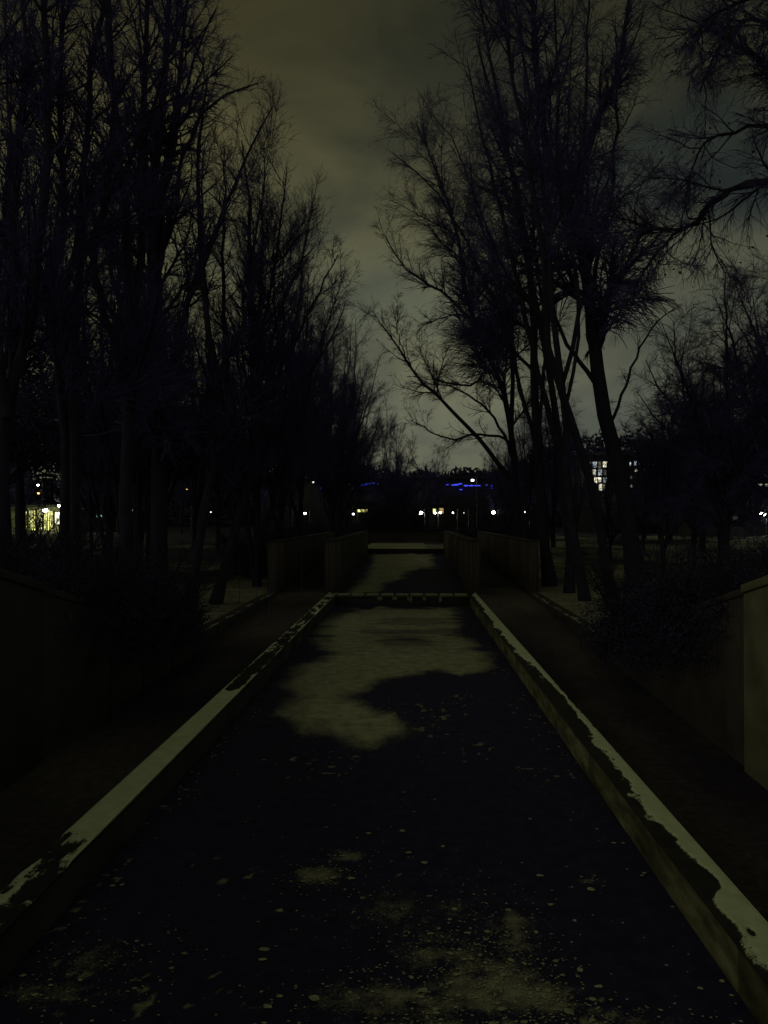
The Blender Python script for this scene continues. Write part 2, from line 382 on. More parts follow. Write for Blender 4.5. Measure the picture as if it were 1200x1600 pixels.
sheet('path', BR + KW - .02, XR + .05, .6, 54.2, .08, .1, path_z, path_mask, M['path'], 'brownish sunken path right of the channel')
def path_mask_l(X, Y):
    return path_mask(X + 20, Y) + .3 * np.exp(-(((X + 2.75) / .18) ** 2)) * sstep(4, 6, Y) * sstep(13, 9, Y)
sheet('path', XL - .05, BL - KW + .02, .6, 54.2, .08, .1, path_z, path_mask_l, M['path'], 'brownish sunken path left of the channel')

# ------------------------------------------------------------------ kerb walls with snow on top
def kerb(x_in, side, maskf, label, side_mat):
    root = empty('kerb_wall', (x_in + side * KW / 2, .8, 0)); tag(root, label, 'kerb wall', 'low kerb walls of the lower basin')
    x0, x1 = sorted((x_in, x_in + side * KW)); ox, oy = root.location.x, root.location.y
    y0, y1 = .8, SY + .75
    mb = MB(); yy = y0
    while yy < y1 - .1:
        ye = min(yy + 1.83, y1); j = float(rng.uniform(-.003, .003)); mb.box(x0 - ox + j, x1 - ox + j, yy - oy + .004, ye - oy - .004, -.5, KT - .022 + j, .002); yy = ye
    mb.build('wall', M[side_mat], root)
    nx = 22; ny = int((y1 - y0) / .014)
    U = np.linspace(0, 1, nx); ys = np.linspace(y0, y1, ny)
    Ug, Yg = np.meshgrid(U, ys)
    m = maskf(Ug, Yg)
    Xg = x_in + side * (Ug * (KW + .02) - .01)
    edge = np.minimum(Ug, 1 - Ug)
    Z = KT - .012 + .014 * sstep(.45, .62, m) + .003 * fbm(Xg * 20, Yg * 20, 5) - .008 * sstep(.08, 0, edge)
    V = np.stack([Xg - ox, Yg - oy, Z], -1).reshape(-1, 3)
    i = np.arange(ny - 1)[:, None] * nx + np.arange(nx - 1)[None]
    Q = np.stack([i, i + 1, i + nx + 1, i + nx], -1).reshape(-1, 4)
    if side < 0: Q = Q[:, ::-1]
    # skirt down to the wall
    nV = len(V); sk = []; parts = [V]
    for cidx in (0, nx - 1):
        e = np.arange(ny) * nx + cidx; low = V[e].copy(); low[:, 2] = KT - .03
        b = nV + np.arange(ny); parts.append(low); nV += ny
        sk.append(np.stack([e[:-1], e[1:], b[1:], b[:-1]], -1))
    sn = np.concatenate([m.ravel(), m[:, 0] * 0, m[:, 0] * 0])
    mesh_np('snowy_coping', np.vstack(parts), [np.vstack([Q] + sk)], M['kerb'], root, smooth=True, attr={'snow': sn})
    return root
def lmask(U, Y):
    e = np.interp(Y, [.8, 3.5, 4.9, 5.6, 6.1, 10.2, 10.9, 12, 14, 18, 22, 25], [.4, .45, .50, .56, 1.2, 1.2, .62, .50, .46, .40, .42, .38])
    n = fbm(U * 2.2 + 3, Y * 2.4, 101, 4) - .5
    rim = sstep(.22, 0, np.minimum(U, 1 - U)) * .22 * (Y > 10)
    hole = np.exp(-(((U - .55) / .34) ** 2 + ((Y - 11.55) / .75) ** 2)) * .9 + np.exp(-(((U - .5) / .36) ** 2 + ((Y - 13.4) / .45) ** 2)) * .7
    return e + n * 1.0 + rim - hole + (fbm(U * 7, Y * 9, 105, 3) - .5) * .55 * ((Y < 6.0) | (Y > 10.3))
def rmask(U, Y):
    edge = np.interp(Y, [.8, 4, 4.9, 5.15, 5.4, 6.2, 7, 7.7, 8.3, 8.9, 9.8, 11, 12, 13, 16, 20, 23, 25], [.1, .12, .18, .7, .40, .28, .42, .66, .52, .55, .72, .66, .55, .25, .2, .3, .5, .5])
    n = fbm(U * 1.5 + 13, Y * 3.0, 103, 4) - .5 + (fbm(U * 6, Y * 8, 107, 3) - .5) * .6 * sstep(5.0, 5.8, Y) - .05 * (Y > 5.6)
    v = .5 + (U - edge) * 1.6 + n * 1.0
    hole = np.exp(-(((U - .45) / .2) ** 2 + ((Y - 5.25) / .16) ** 2)) + .8 * np.exp(-(((U - .5) / .12) ** 2 + ((Y - 4.55) / .08) ** 2)) + .6 * np.exp(-(((U - .62) / .10) ** 2 + ((Y - 10.6) / 1.6) ** 2))
    v = np.where(U > .93, v - (U - .93) * 6 * (Y > 6), v)
    return v - hole
kerb(BL, -1, lmask, 'low concrete kerb wall on the left with a long unbroken strip of snow', 'old_or_shaded_concrete')  # darker wall colour paints in the shade on this kerb's inner face
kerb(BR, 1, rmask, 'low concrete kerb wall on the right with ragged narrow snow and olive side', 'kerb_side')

# ------------------------------------------------------------------ spillway and far step
def spillway():
    root = empty('spillway', (0, SY + .3, 0)); tag(root, 'stepped concrete spillway with notched lip across the basin', 'spillway')
    mb = MB(); mb.box(BL + .003, BR - .003, 0 - .02, .5, -.3, .225); mb.build('weir_wall', M['old_or_shaded_concrete'], root)
    n = 9; w = (BR - BL - .01) / n
    for i in range(n):
        a = BL + .005 + i * w
        c = MB(); c.box(a + .018, a + w - .018, -.07, .42, .228, .285, .004); s = c.build('cap_stone', M['concrete'], root, bevel=.012)
        f = MB(); f.box(a + .05, a + w - .05, -.05, .38, .286, .298, .006); f.build('frost_layer', M['frost'], s, bevel=.006)
        if 2 <= i <= 6:
            ic = MB(); x = a + w
            hgt = float(rng.uniform(.12, .19))
            for k in range(5):
                xx = x + float(rng.uniform(-.06, .06)); ic.tube([(xx, -.075, .22), (xx + .005, -.08, .22 - hgt * .5), (xx, -.075, .22 - hgt * float(rng.uniform(.6, 1.0)))], [.022, .03, .006], 6)
            ic.build('icicle', M['frost'], root, smooth=True)
    return root
spillway()
def far_step():
    root = empty('far_step', (0, FY, .77)); tag(root, 'far low step with snow on its broad top', 'step')
    mb = MB(); mb.box(BL + .003, BR - .003, 0, .42, -.4, .24); mb.build('riser', M['old_or_shaded_concrete'], root)
    c = MB(); c.box(BL + .01, BR - .01, -.04, .44, .243, .275, .003); cc = c.build('cap_stone', M['concrete'], root, bevel=.01)
    s = MB(); s.box(BL + .05, BR - 1.0, -.02, .43, .277, .29, .004); s.build('snow_layer', M['snow'], cc, bevel=.005)
far_step()

# ------------------------------------------------------------------ retaining walls, fluted walls
def ramp_wall(xf, side, label, near_mat):
    """low retaining wall that turns into a flank rising towards the bridge where the viewer stands"""
    root = empty('retaining_wall', (xf, 15.2, -.1)); tag(root, label, 'retaining wall', 'retaining walls beside the sunken paths')
    o = lambda p: (p[0] - xf, p[1] - 15.2, p[2] + .1)
    t = .34 * side
    def prism(name, prof, x0, x1, mat, bev=.012):
        """prof: list of (Y, zlow, zhigh)"""
        V = []; 
        for (Y, a, b) in prof:
            V += [o((x0, Y, a)), o((x1, Y, a)), o((x1, Y, b)), o((x0, Y, b))]
        Q = []
        for i in range(len(prof) - 1):
            k = i * 4
            for j in range(4): Q.append([k + j, k + (j + 1) % 4, k + 4 + (j + 1) % 4, k + 4 + j])
        Q.append([3, 2, 1, 0]); k = (len(prof) - 1) * 4; Q.append([k, k + 1, k + 2, k + 3])
        mb = MB(); mb.add(V, Q); ob = mb.build(name, mat, root)
        me = ob.data
        import bmesh
        bm = bmesh.new(); bm.from_mesh(me); bmesh.ops.recalc_face_normals(bm, faces=bm.faces); bm.to_mesh(me); bm.free()
        b = ob.modifiers.new('bevel', 'BEVEL'); b.width = bev; b.segments = 2; b.limit_method = 'ANGLE'
        return ob
    zt = lambda Y: min(1.96 + .24 * (8.8 - Y), 2.75)
    prism('low_wall', [(15.2, -.6, .31), (24.9, -.6, .33)], xf, xf + t, M['old_or_shaded_concrete'])
    prof = [(Y, -.6, zt(Y) - .10) for y_ in [0] for Y in (15.17, 12.0, 8.83)]
    prism('flank', prof, xf + .02 * side, xf + t, M['old_or_shaded_concrete'])  # far flank and its coping: shade under the bushes put into darker concrete
    prof = [(Y, -.6, zt(Y) - .10) for Y in (8.80, 5.51, .8)]
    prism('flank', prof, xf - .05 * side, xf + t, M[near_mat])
    prism('coping', [(Y, zt(Y) - .098, zt(Y) - .01) for Y in (15.19, 12.0, 8.81)], xf - .0 * side, xf + t + .04 * side, M['old_or_shaded_concrete'])
    prism('coping', [(Y, zt(Y) - .098, zt(Y) + .0) for Y in (8.80, 5.51, .8)], xf - .08 * side, xf + t + .04 * side, M[near_mat])
    # broken line of snow on the edge of the low part
    V = []; Q = []; k = 0; Y = 15.3
    while Y < 24.6:
        l = float(rng.uniform(.15, .7)); wv = float(rng.uniform(.03, .13)); off = float(rng.uniform(0, .08))
        if rng.random() < .75:
            n = 6; b = len(V)
            for i in range(n + 1):
                yy = Y + l * i / n; ww = wv * math.sin(math.pi * (i + .35) / (n + .7)) * float(rng.uniform(.6, 1.2))
                V += [o((xf + side * off, yy, .336)), o((xf + side * (off + ww), yy, .342)), o((xf + side * (off + ww + .01), yy, .312))]
            for i in range(n): Q += [[b + 3 * i, b + 3 * i + 1, b + 3 * i + 4, b + 3 * i + 3], [b + 3 * i + 1, b + 3 * i + 2, b + 3 * i + 5, b + 3 * i + 4]]
        Y += l + float(rng.uniform(.02, .2))
    mesh_np('snow_edge', np.array(V), np.array(Q), M['frost'], root)
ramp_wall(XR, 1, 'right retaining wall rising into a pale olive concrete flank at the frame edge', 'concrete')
ramp_wall(XL, -1, 'left retaining wall rising into a dark concrete flank at the frame edge', 'old_or_shaded_concrete')  # near flank coloured darker than the right one to paint its unlit side

def fluted_wall(x0, x1, y0, y1, z0, z1, label, flute_side):
    root = empty('fluted_wall', ((x0 + x1) / 2, y0, z0)); tag(root, label, 'wall', 'tall fluted concrete walls flanking the upper basin')
    cx = (x0 + x1) / 2
    core = MB(); core.box(x0 + .05 - cx, x1 - .05 - cx, 0.03, y1 - y0, -.6, z1 - z0 - .04); core.build('core', M['fluted'], root)
    rib = MB(); y = 0.06
    while y < y1 - y0 - .12:
        wv = .085
        for s_ in (-1, 1):
            xe = (x1 - .05 - cx) if s_ > 0 else (x0 + .05 - cx)
            a, b = sorted((xe - s_ * .01, xe + s_ * .05))
            rib.box(a, b, y, y + wv, -.6, z1 - z0 - .06 + float(rng.uniform(-.01, .01)), .004)
        y += .19
    for k in range(3):
        xa = x0 + .07 - cx + k * (x1 - x0 - .14) / 3
        rib.box(xa, xa + .075, -.02, .05, -.6, z1 - z0 - .06, .003)
    rb = rib.build('ribs', M['fluted'], root)
    cap = MB(); cap.box(x0 - cx + .003, x1 - cx - .003, -.015, y1 - y0 + .01, z1 - z0 - .038, z1 - z0 + .0, .004); cap.build('coping', M['old_or_shaded_concrete'], root, bevel=.012)
zt = 2.02
fluted_wall(BL - .42, BL + .0, SY + .78, FY + .3, .2, zt, 'fluted concrete wall on the left edge of the upper basin', 1)
fluted_wall(BR - .0, BR + .42, SY + .78, FY + .3, .2, zt, 'fluted concrete wall on the right edge of the upper basin', -1)
fluted_wall(XL - .38, XL + .0, SY + .95, FY + 1, .2, zt - .05, 'outermost fluted wall left of the side path, half hidden by dry stalks', 1)
fluted_wall(XR, XR + .38, SY + .95, FY + 1, .2, zt - .02, 'outermost fluted wall right of the side path, next to the leaning trunks', -1)
# wall closing the third basin
mb = MB(); mb.box(-3.2, 3.2, -.2, .2, -1.2, .62); mb.box(-3.26, 3.26, -.25, .25, .623, .70)
e_ = mb.build('end_wall', M['old_or_shaded_concrete'], bevel=.015); e_.location = (0, 54.3, 1.05); tag(e_, 'dark low wall closing the far end of the channel', 'wall')

# snow crumbs and small leaves on the near floor
def crumbs():
    V = []; Q = []; n = 0
    def lump(x, y, z, r):
        nonlocal n
        k = 6; a0 = rng.random() * 6
        ring = [(x + r * rng.uniform(.45, 1.2) * math.cos(a0 + i * 2 * math.pi / k) * 1.25, y + r * rng.uniform(.45, 1.2) * math.sin(a0 + i * 2 * math.pi / k), z) for i in range(k)]
        V.extend(ring); V.append((x, y, z + r * .25))
        for i in range(k): Q.append([n + i, n + (i + 1) % k, n + k])
        n += k + 1
    for (c, rx, ry, a) in blobs:
        p = on(*c); cnt = int(420 * a * a * rx * ry / .09)
        for _ in range(cnt):
            x = p[0] + rng.normal() * rx * .75; y = p[1] + rng.normal() * ry * .75
            if BL + .05 < x < BR - .05: lump(x, y, .006, float(rng.uniform(.002, .010)) * (2.0 if rng.random() < .05 else 1.0))
    for _ in range(160):
        sx = rng.choice([BL + abs(rng.normal()) * .18 + .03, BR - abs(rng.normal()) * .18 - .03]); lump(sx, rng.uniform(3.6, 20), .006, float(rng.uniform(.005, .02)))
    for _ in range(220):
        x = rng.uniform(BL + .1, BR - .1); y = rng.uniform(3.6, 12) ; 
        lump(x, y, .006, float(rng.uniform(.003, .012)))
    for _ in range(22):
        x = rng.uniform(-1.0, 1.4); y = rng.uniform(4, 7); lump(x, y, .008, float(rng.uniform(.02, .034)))
    tag(mesh_np('snow_crumbs', np.array(V), np.array(Q), M['frost']), 'scattered frozen crumbs and bits on the dark basin floor', 'snow crumbs', kind='stuff')
crumbs()

# ------------------------------------------------------------------ trees
def catmull(pts, K):
    P = np.asarray(pts, float)
    d = np.r_[0, np.cumsum(np.linalg.norm(np.diff(P, axis=0), axis=1))]; t = np.linspace(0, d[-1], K)
    # cubic hermite through the points
    m = np.gradient(P, d, axis=0)
    idx = np.clip(np.searchsorted(d, t, 'right') - 1, 0, len(P) - 2)
    h = (d[idx + 1] - d[idx])[:, None]; s = ((t - d[idx])[:, None]) / h
    return (2 * s**3 - 3 * s**2 + 1) * P[idx] + (s**3 - 2 * s**2 + s) * h * m[idx] + (-2 * s**3 + 3 * s**2) * P[idx + 1] + (s**3 - s**2) * h * m[idx + 1]
def grow(P, R, n, tr, ang, lr, K, r_ratio, wander, trop, lmin=.1, lmax=99, tpow=1.0, taper=.25, rmin=.004, cmin=0):
    """children of branches P (N,k,3): n per branch (by length)"""
    N, k, _ = P.shape
    L = np.linalg.norm(np.diff(P, axis=1), axis=2).sum(1)
    cnt = rng.poisson(np.maximum(n * L / L.mean(), .5)) if N > 1 else np.array([n])
    cnt = np.maximum(cnt, cmin)
    idx = np.repeat(np.arange(N), cnt); C = len(idx)
    t = tr[0] + (tr[1] - tr[0]) * rng.random(C) ** tpow
    f = t * (k - 1); i0 = np.clip(f.astype(int), 0, k - 2); s = (f - i0)[:, None]
    pos = P[idx, i0] * (1 - s) + P[idx, i0 + 1] * s
    T = P[idx, i0 + 1] - P[idx, i0]; T /= np.linalg.norm(T, axis=1, keepdims=True) + 1e-9
    rad = R[idx, i0] * (1 - s[:, 0]) + R[idx, i0 + 1] * s[:, 0]
    q = rng.normal(size=(C, 3)); q -= (q * T).sum(1, keepdims=True) * T; q /= np.linalg.norm(q, axis=1, keepdims=True)
    a = np.radians(rng.normal(ang[0], ang[1], C))[:, None]
    D = T * np.cos(a) + q * np.sin(a)
    ln = np.clip(L[idx] * lr * (1 - .55 * t) * rng.uniform(.45, 1.25, C), lmin, lmax)
    step = (ln / (K - 1))[:, None]
    out = np.zeros((C, K, 3)); out[:, 0] = pos
    drift = rng.normal(size=(C, 3)) * wander * .4
    for j in range(1, K):
        D = D + rng.normal(size=(C, 3)) * wander + drift * .5
        D[:, 2] += trop
        D /= np.linalg.norm(D, axis=1, keepdims=True)
        out[:, j] = out[:, j - 1] + D * step
    r0 = np.maximum(rad * r_ratio, rmin)
    RR = r0[:, None] * np.linspace(1, taper, K)[None]
    return out, np.maximum(RR, rmin * .55)
def finish(stems, rs, style, base):
    """stems: list of (K,3) ; returns trunk verts, crown verts relative to base"""
    K0 = 16
    P0 = np.stack([catmull(s, K0) for s in stems]) - base
    R0 = np.stack([np.interp(np.linspace(0, 1, K0), np.linspace(0, 1, len(r)), r) for r in rs])
    # flare at the foot
    low = P0[:, :, 2] < .8
    R0 = R0 * np.where(low, 1 + .55 * np.clip((.8 - P0[:, :, 2]) / .8, 0, 1.2) ** 2, 1)
    P0[:, 1:-1] += rng.normal(size=P0[:, 1:-1].shape) * .03
    S = style
    P1, R1 = grow(P0, R0, S['n1'], S['t1'], S['a1'], S['l1'], 9, .5, S['w1'], S['g1'], lmax=S['m1'], tpow=.85, taper=.22, rmin=.012, cmin=S.get('cmin', 0), lmin=S.get('lmin1', .1))
    P2, R2 = grow(P1, R1, S['n2'], (.12, 1), S['a2'], S['l2'], 7, .6, S['w2'], S['g2'], lmin=.25, taper=.3, rmin=.006)
    P3, R3 = grow(P2, R2, S['n3'], (.1, 1), (36, 13), S['l3'], 5, .55, S['w3'], S['g3'], lmin=.2, taper=.4, rmin=S.get('rt', .0036))
    # twigs straight off stem tips
    P4, R4 = grow(P0[:, K0 // 2:], R0[:, K0 // 2:], S['n4'], (.1, 1), (35, 12), .16, 6, .5, S['w2'], S['g2'], lmin=.3, taper=.3, rmin=.006)
    P5, R5 = grow(P4, R4, 7, (.1, 1), (35, 12), .6, 4, .6, S['w3'], S['g3'], lmin=.12, taper=.4, rmin=S.get('rt', .0045))
    parts = [tubes(P0, R0, 9), tubes(P1, R1, 5)]
    cr = [tubes(P2, R2, 3), tubes(P3, R3, 3), tubes(P4, R4, 3), tubes(P5, R5, 3)]
    def cat(l):
        V = []; Q = []; n = 0
        for v, q in l: V.append(v); Q.append(q + n); n += len(v)
        return np.vstack(V), np.vstack(Q)
    return cat(parts), cat(cr), P3
ST = dict(
    upright=dict(n1=14, t1=(.24, .98), a1=(38, 10), l1=.27, m1=4.4, w1=.08, g1=.08, n2=14, a2=(36, 11), l2=.52, w2=.10, g2=.04, n3=9, l3=.60, w3=.12, g3=.01, n4=30),
    weeping=dict(n1=12, t1=(.34, .98), a1=(38, 11), l1=.27, m1=3.8, w1=.08, g1=.06, n2=13, a2=(40, 12), l2=.54, w2=.11, g2=-.02, n3=11, l3=.75, w3=.12, g3=-.17, n4=26),
    gnarled=dict(n1=14, t1=(.2, .98), a1=(50, 14), l1=.34, m1=4.0, w1=.18, g1=.03, n2=12, a2=(46, 14), l2=.52, w2=.18, g2=.02, n3=10, l3=.55, w3=.2, g3=0, n4=24),
    sparse=dict(n1=11, t1=(.25, .97), a1=(42, 12), l1=.28, m1=3.6, w1=.13, g1=.06, n2=10, a2=(40, 12), l2=.5, w2=.16, g2=.02, n3=9, l3=.55, w3=.2, g3=-.02, n4=18),
)
def leaves_on(P3, count, size, root, name='leaves'):
    C = P3.reshape(-1, 3); ix = rng.integers(0, len(C), count); c = C[ix] + rng.normal(size=(count, 3)) * .03
    u = rng.normal(size=(count, 3)); u /= np.linalg.norm(u, axis=1, keepdims=True)
    w = np.cross(u, rng.normal(size=(count, 3))); w /= np.linalg.norm(w, axis=1, keepdims=True)
    s = rng.uniform(.6, 1.2, (count, 1)) * size
    V = np.stack([c - u * s, c + w * s * .6, c + u * s, c - w * s * .6], 1).reshape(-1, 3)
    mesh_np(name, V, np.arange(count * 4).reshape(-1, 4), M['leaf'], root)
def custom_tree(name, base, stems, style, label, cat='tree', group=None, leaves=0, over=None):
    """stems: (depth, dY per metre of height, [(px,py)...], r0, r1); base in metres"""
    base = np.array(base, float); L = []; R = []
    for (Y, lean, pts, r0, r1) in stems:
        P = np.array([at(x, y, Y) for x, y in pts])
        P[:, 1] += lean * np.maximum(P[:, 2] - 1, 0)
        P[:, 0] *= P[:, 1] / Y
        P[:, 2] = H + (P[:, 2] - H) * P[:, 1] / Y
        L.append(P); R.append(np.linspace(1, 0, len(P)) ** .8 * (r0 - r1) + r1)
    S = dict(ST[style]);  S.update(over or {})
    (tv, tq), (cv, cq), P3 = finish(L, R, S, base)
    root = empty(name, tuple(base)); tag(root, label, cat, group)
    mesh_np('trunk', tv, tq, M['bark'], root, smooth=True); mesh_np('crown', cv, cq, M['twig'], root)
    if leaves: leaves_on(P3, leaves, .035, root)
    return root
def proto_stems(Ht, nst, spread, rb, fork=(1.0, 4.0), lean=(0, 0), wig=.25):
    L = []; R = []
    a0 = rng.random() * 6
    for i in range(nst):
        a = a0 + i * 2 * math.pi / nst + rng.normal() * .3; zf = rng.uniform(*fork); ht = Ht * rng.uniform(.93, 1.0)
        fr_ = (rng.uniform(.35, 1.1) if i else .12); rad = spread * fr_; ht *= 1 - .26 * fr_ ** 2
        pts = []
        for z in np.linspace(0, ht, 8):
            k = max(0, (z - zf) / (ht - zf)) ** .75
            pts.append((lean[0] * z + rad * k * math.cos(a) + rng.normal() * wig * k * .6, lean[1] * z + rad * k * math.sin(a) + rng.normal() * wig * k * .6, z - .1))
        L.append(np.array(pts)); r = rb * rng.uniform(.6, 1)
        R.append(np.linspace(1, 0, 8) ** .9 * (r - .012) + .012)
    return L, R
def proto_tree(name, Ht, nst, spread, rb, style, fork=(1, 4), over=None, lean=(0, 0), wig=.25):
    L, R = proto_stems(Ht, nst, spread, rb, fork, lean, wig)
    S = dict(ST[style]); S.update(over or {})
    (tv, tq), (cv, cq), P3 = finish(L, R, S, np.zeros(3))
    root = empty(name, (0, 0, 0))
    mesh_np('trunk', tv, tq, M['bark'], root, smooth=True); mesh_np('crown', cv, cq, M['twig'], root)
    return root
used = {}
def place(proto, x, y, rz, s, label, cat='tree', group=None, sz=1.0, z=None):
    o = proto if proto not in used else copy_tree(proto); used[proto] = 1
    z = float(bank_z(np.array(float(y)))) if z is None else z
    o.location = (x, y, z - .05); o.rotation_euler = (0, 0, rz); o.scale = (s, s, s * sz)
    tag(o, label, cat, group); return o

# ------------------------------------------------------------------ the trees one can tell apart in the two rows
GL = 'bare trees in the row left of the channel'; GR = 'bare trees in the row right of the channel'
def ct(label, base_px, Y, stems, style, group, leaves=0, over=None, sink=.25):
    b = at(base_px[0], base_px[1], Y)
    st = [(Y, ln, pts, r0, r1) for (ln, pts, r0, r1) in stems]
    return custom_tree('bare_tree', (b[0], Y, b[2]), st, style, label, 'tree', group, leaves, over)
c = [(-4, 985), (-6, 800), (0, 640)]
ct('bare tree at the left frame edge with a slim stem running straight up', (-4, 985), 13, [
    (.0, c + [(27, 525), (38, 437), (50, 350), (60, 250), (62, 150), (62, 0), (64, -160)], .12, .035),
    (.04, c + [(10, 520), (12, 400), (18, 250), (25, 100), (20, -60)], .12, .02),
    (-.03, [(0, 650), (-30, 500), (-50, 300), (-40, 100), (-60, -50)], .10, .02)], 'upright', GL)
c = [(92, 985), (93, 800), (90, 640)]; c2 = [(108, 985), (112, 800), (106, 640)]
ct('many-stemmed bare tree, its stems fanning out of one dark clump near the left edge', (104, 985), 14, [
    (.0, c + [(80, 530), (72, 425), (84, 350), (90, 290), (85, 225), (85, 100), (88, -40), (90, -150)], .09, .03),
    (.03, c2 + [(93, 530), (97, 425), (112, 355), (122, 250), (128, 175), (133, 75), (155, 15), (165, -130)], .085, .035),
    (-.02, c2 + [(104, 540), (115, 450), (128, 385), (148, 340), (160, 275), (172, 237), (168, 150), (160, 60), (165, -100)], .085, .03),
    (.05, [(98, 640), (97, 560), (108, 480), (122, 400), (125, 330), (150, 250), (190, 210), (240, 150), (290, 135)], .08, .015)], 'upright', GL)
c = [(187, 1003), (191, 820), (195, 650), (197, 525)]
ct('bare tree with a thick upright trunk forking into two close stems, left of the footless slim one', (187, 1003), 15.5, [
    (.0, c + [(197, 450), (192, 350), (182, 240), (170, 125), (162, 0), (152, -120)], .15, .03),
    (.03, c + [(205, 440), (213, 390), (219, 330), (222, 275), (217, 175), (220, 0), (224, -120)], .13, .03),
    (-.04, [(193, 600), (168, 525), (153, 485), (140, 430), (138, 380), (165, 300), (205, 225), (235, 150), (262, 60)], .085, .02)], 'upright', GL).__setitem__('label', 'bare tree with a thick upright trunk forking into two close parallel stems')
c = [(243, 957), (243, 800), (246, 680), (250, 575), (240, 480)]
ct('tall bare tree with crooked outer limbs reaching furthest over the left of the sky gap', (243, 957), 19.9, [
    (.0, c + [(235, 425), (232, 350), (235, 275), (242, 187), (255, 60), (258, -80)], .24, .04),
    (.02, c + [(246, 350), (256, 250), (268, 160), (276, 70), (292, -40)], .16, .03),
    (-.02, [(247, 640), (288, 470), (335, 350), (370, 262), (400, 200), (424, 160)], .09, .014),
    (.0, [(240, 430), (262, 330), (285, 230), (320, 160), (360, 135), (402, 122)], .08, .014),
    (.03, [(244, 330), (262, 240), (285, 130), (310, 60), (335, 0)], .07, .014),
    (.03, [(246, 620), (200, 520), (170, 430), (160, 330), (140, 240)], .09, .014)], 'gnarled', GL, over=dict(n1=14, m1=3.0, g1=.06))
c = [(295, 958), (308, 850), (325, 750), (328, 650)]
ct('slim bare tree with its foot on the frosted left bank, bending to the right', (295, 958), 19.6, [
    (.0, c + [(326, 554), (320, 496), (310, 380), (306, 280), (312, 190), (320, 110)], .125, .02),
    (.0, c + [(345, 566), (372, 520), (388, 450), (398, 370), (412, 290)], .09, .015)], 'upright', GL)
c = [(335, 946), (360, 850), (385, 760), (396, 641)]
ct('domed bare tree standing nearest the left kerb, spreading toward the sky gap', (335, 946), 21.4, [
    (.0, c + [(390, 496), (388, 380), (382, 270), (375, 212)], .14, .014),
    (.03, c + [(408, 520), (425, 420), (440, 330), (447, 255)], .10, .012),
    (.0, c + [(420, 540), (450, 450), (478, 370), (487, 315)], .085, .012),
    (-.03, [(394, 690), (430, 590), (475, 500), (512, 425), (528, 395)], .07, .012),
    (-.05, [(390, 720), (440, 640), (490, 570), (530, 500), (540, 470)], .06, .012),
    (.04, c + [(400, 500), (408, 380), (412, 290), (410, 225)], .08, .012),
    (-.03, [(390, 720), (365, 640), (350, 540), (345, 430), (348, 320), (348, 225)], .09, .014),
    (.05, [(385, 750), (350, 640), (325, 520), (315, 400), (312, 290), (316, 215)], .08, .012)], 'upright', GL)
c = [(995, 922), (978, 812), (967, 744), (950, 692), (936, 606), (925, 525)]
ct('big bare tree with the thickest trunk right of the channel, leaning left and forking high', (995, 922), 26, [
    (.0, c + [(915, 450), (909, 400), (897, 340), (880, 300), (860, 255), (842, 150), (832, 20), (830, -100)], .30, .035),
    (.02, [(930, 560), (918, 450), (910, 390), (902, 330), (910, 270), (920, 225), (933, 185), (948, 160), (965, 100), (978, 20), (985, -80)], .16, .03),
    (-.02, [(915, 450), (909, 380), (901, 310), (909, 240), (917, 125), (920, 0), (921, -90)], .085, .018),
    (.0, [(935, 600), (926, 440), (936, 380), (947, 340), (955, 300), (957, 240), (962, 150), (960, 60)], .10, .02),
    (.03, [(928, 550), (945, 485), (970, 430), (1000, 398), (1024, 378)], .085, .015),
    (-.02, [(938, 620), (915, 578), (885, 540), (865, 480), (852, 400)], .09, .015),
    (.02, [(945, 680), (975, 600), (990, 560), (1030, 500), (1060, 478)], .06, .012)], 'weeping', GR)
c = [(957, 955), (940, 864), (926, 778), (914, 738), (892, 675), (875, 606)]
ct('bare leaning tree whose trunk foot is nearest of the right-hand row', (957, 955), 20.2, [
    (.0, c + [(857, 548), (853, 469), (845, 380), (830, 280), (808, 150), (790, 40), (785, -80)], .13, .022),
    (.03, c + [(890, 560), (905, 500), (897, 420), (880, 350), (872, 250), (870, 100), (868, -60)], .085, .018)], 'weeping', GR, over=dict(t1=(.42, .98)))
c = [(911, 938), (902, 881), (893, 820), (885, 744), (881, 640)]
ct('bare tree with the slightly tilted trunk second along the right-hand row', (911, 938), 22.8, [
    (.0, c + [(872, 560), (862, 450), (850, 330), (835, 200), (815, 80), (802, -60)], .13, .022),
    (.03, c + [(896, 580), (905, 500), (893, 400), (888, 250), (892, 60)], .075, .014)], 'weeping', GR, over=dict(t1=(.42, .98)))
c = [(887, 926), (885, 847), (876, 740), (866, 640)]
ct('bare tree with the straight vertical trunk foot beside the tilted one', (887, 926), 25, [
    (.0, c + [(853, 560), (833, 450), (810, 340), (792, 230), (772, 120), (757, 40), (750, -40)], .135, .022),
    (.03, c + [(850, 540), (842, 430), (827, 300), (822, 160), (812, 0)], .085, .014),
    (-.03, [(870, 700), (848, 620), (822, 500), (795, 380), (765, 260), (742, 160), (730, 90)], .10, .015)], 'weeping', GR)
c = [(858, 914), (848, 830), (840, 709)]
ct('bare tree standing just past the end of the outermost right fluted wall', (858, 914), 27.3, [
    (.0, c + [(834, 600), (833, 520), (828, 434), (812, 330), (788, 220), (763, 130), (745, 60)], .19, .03),
    (.0, c + [(820, 640), (800, 540), (778, 430), (752, 330), (722, 250), (695, 195), (672, 175)], .08, .012),
    (.02, c + [(812, 600), (782, 500), (745, 410), (710, 340), (670, 285), (630, 250), (612, 235)], .10, .012),
    (-.02, c + [(845, 600), (860, 480), (850, 350), (848, 200)], .075, .014)], 'weeping', GR)
c = [(815, 897), (810, 800), (803, 720), (797, 675)]
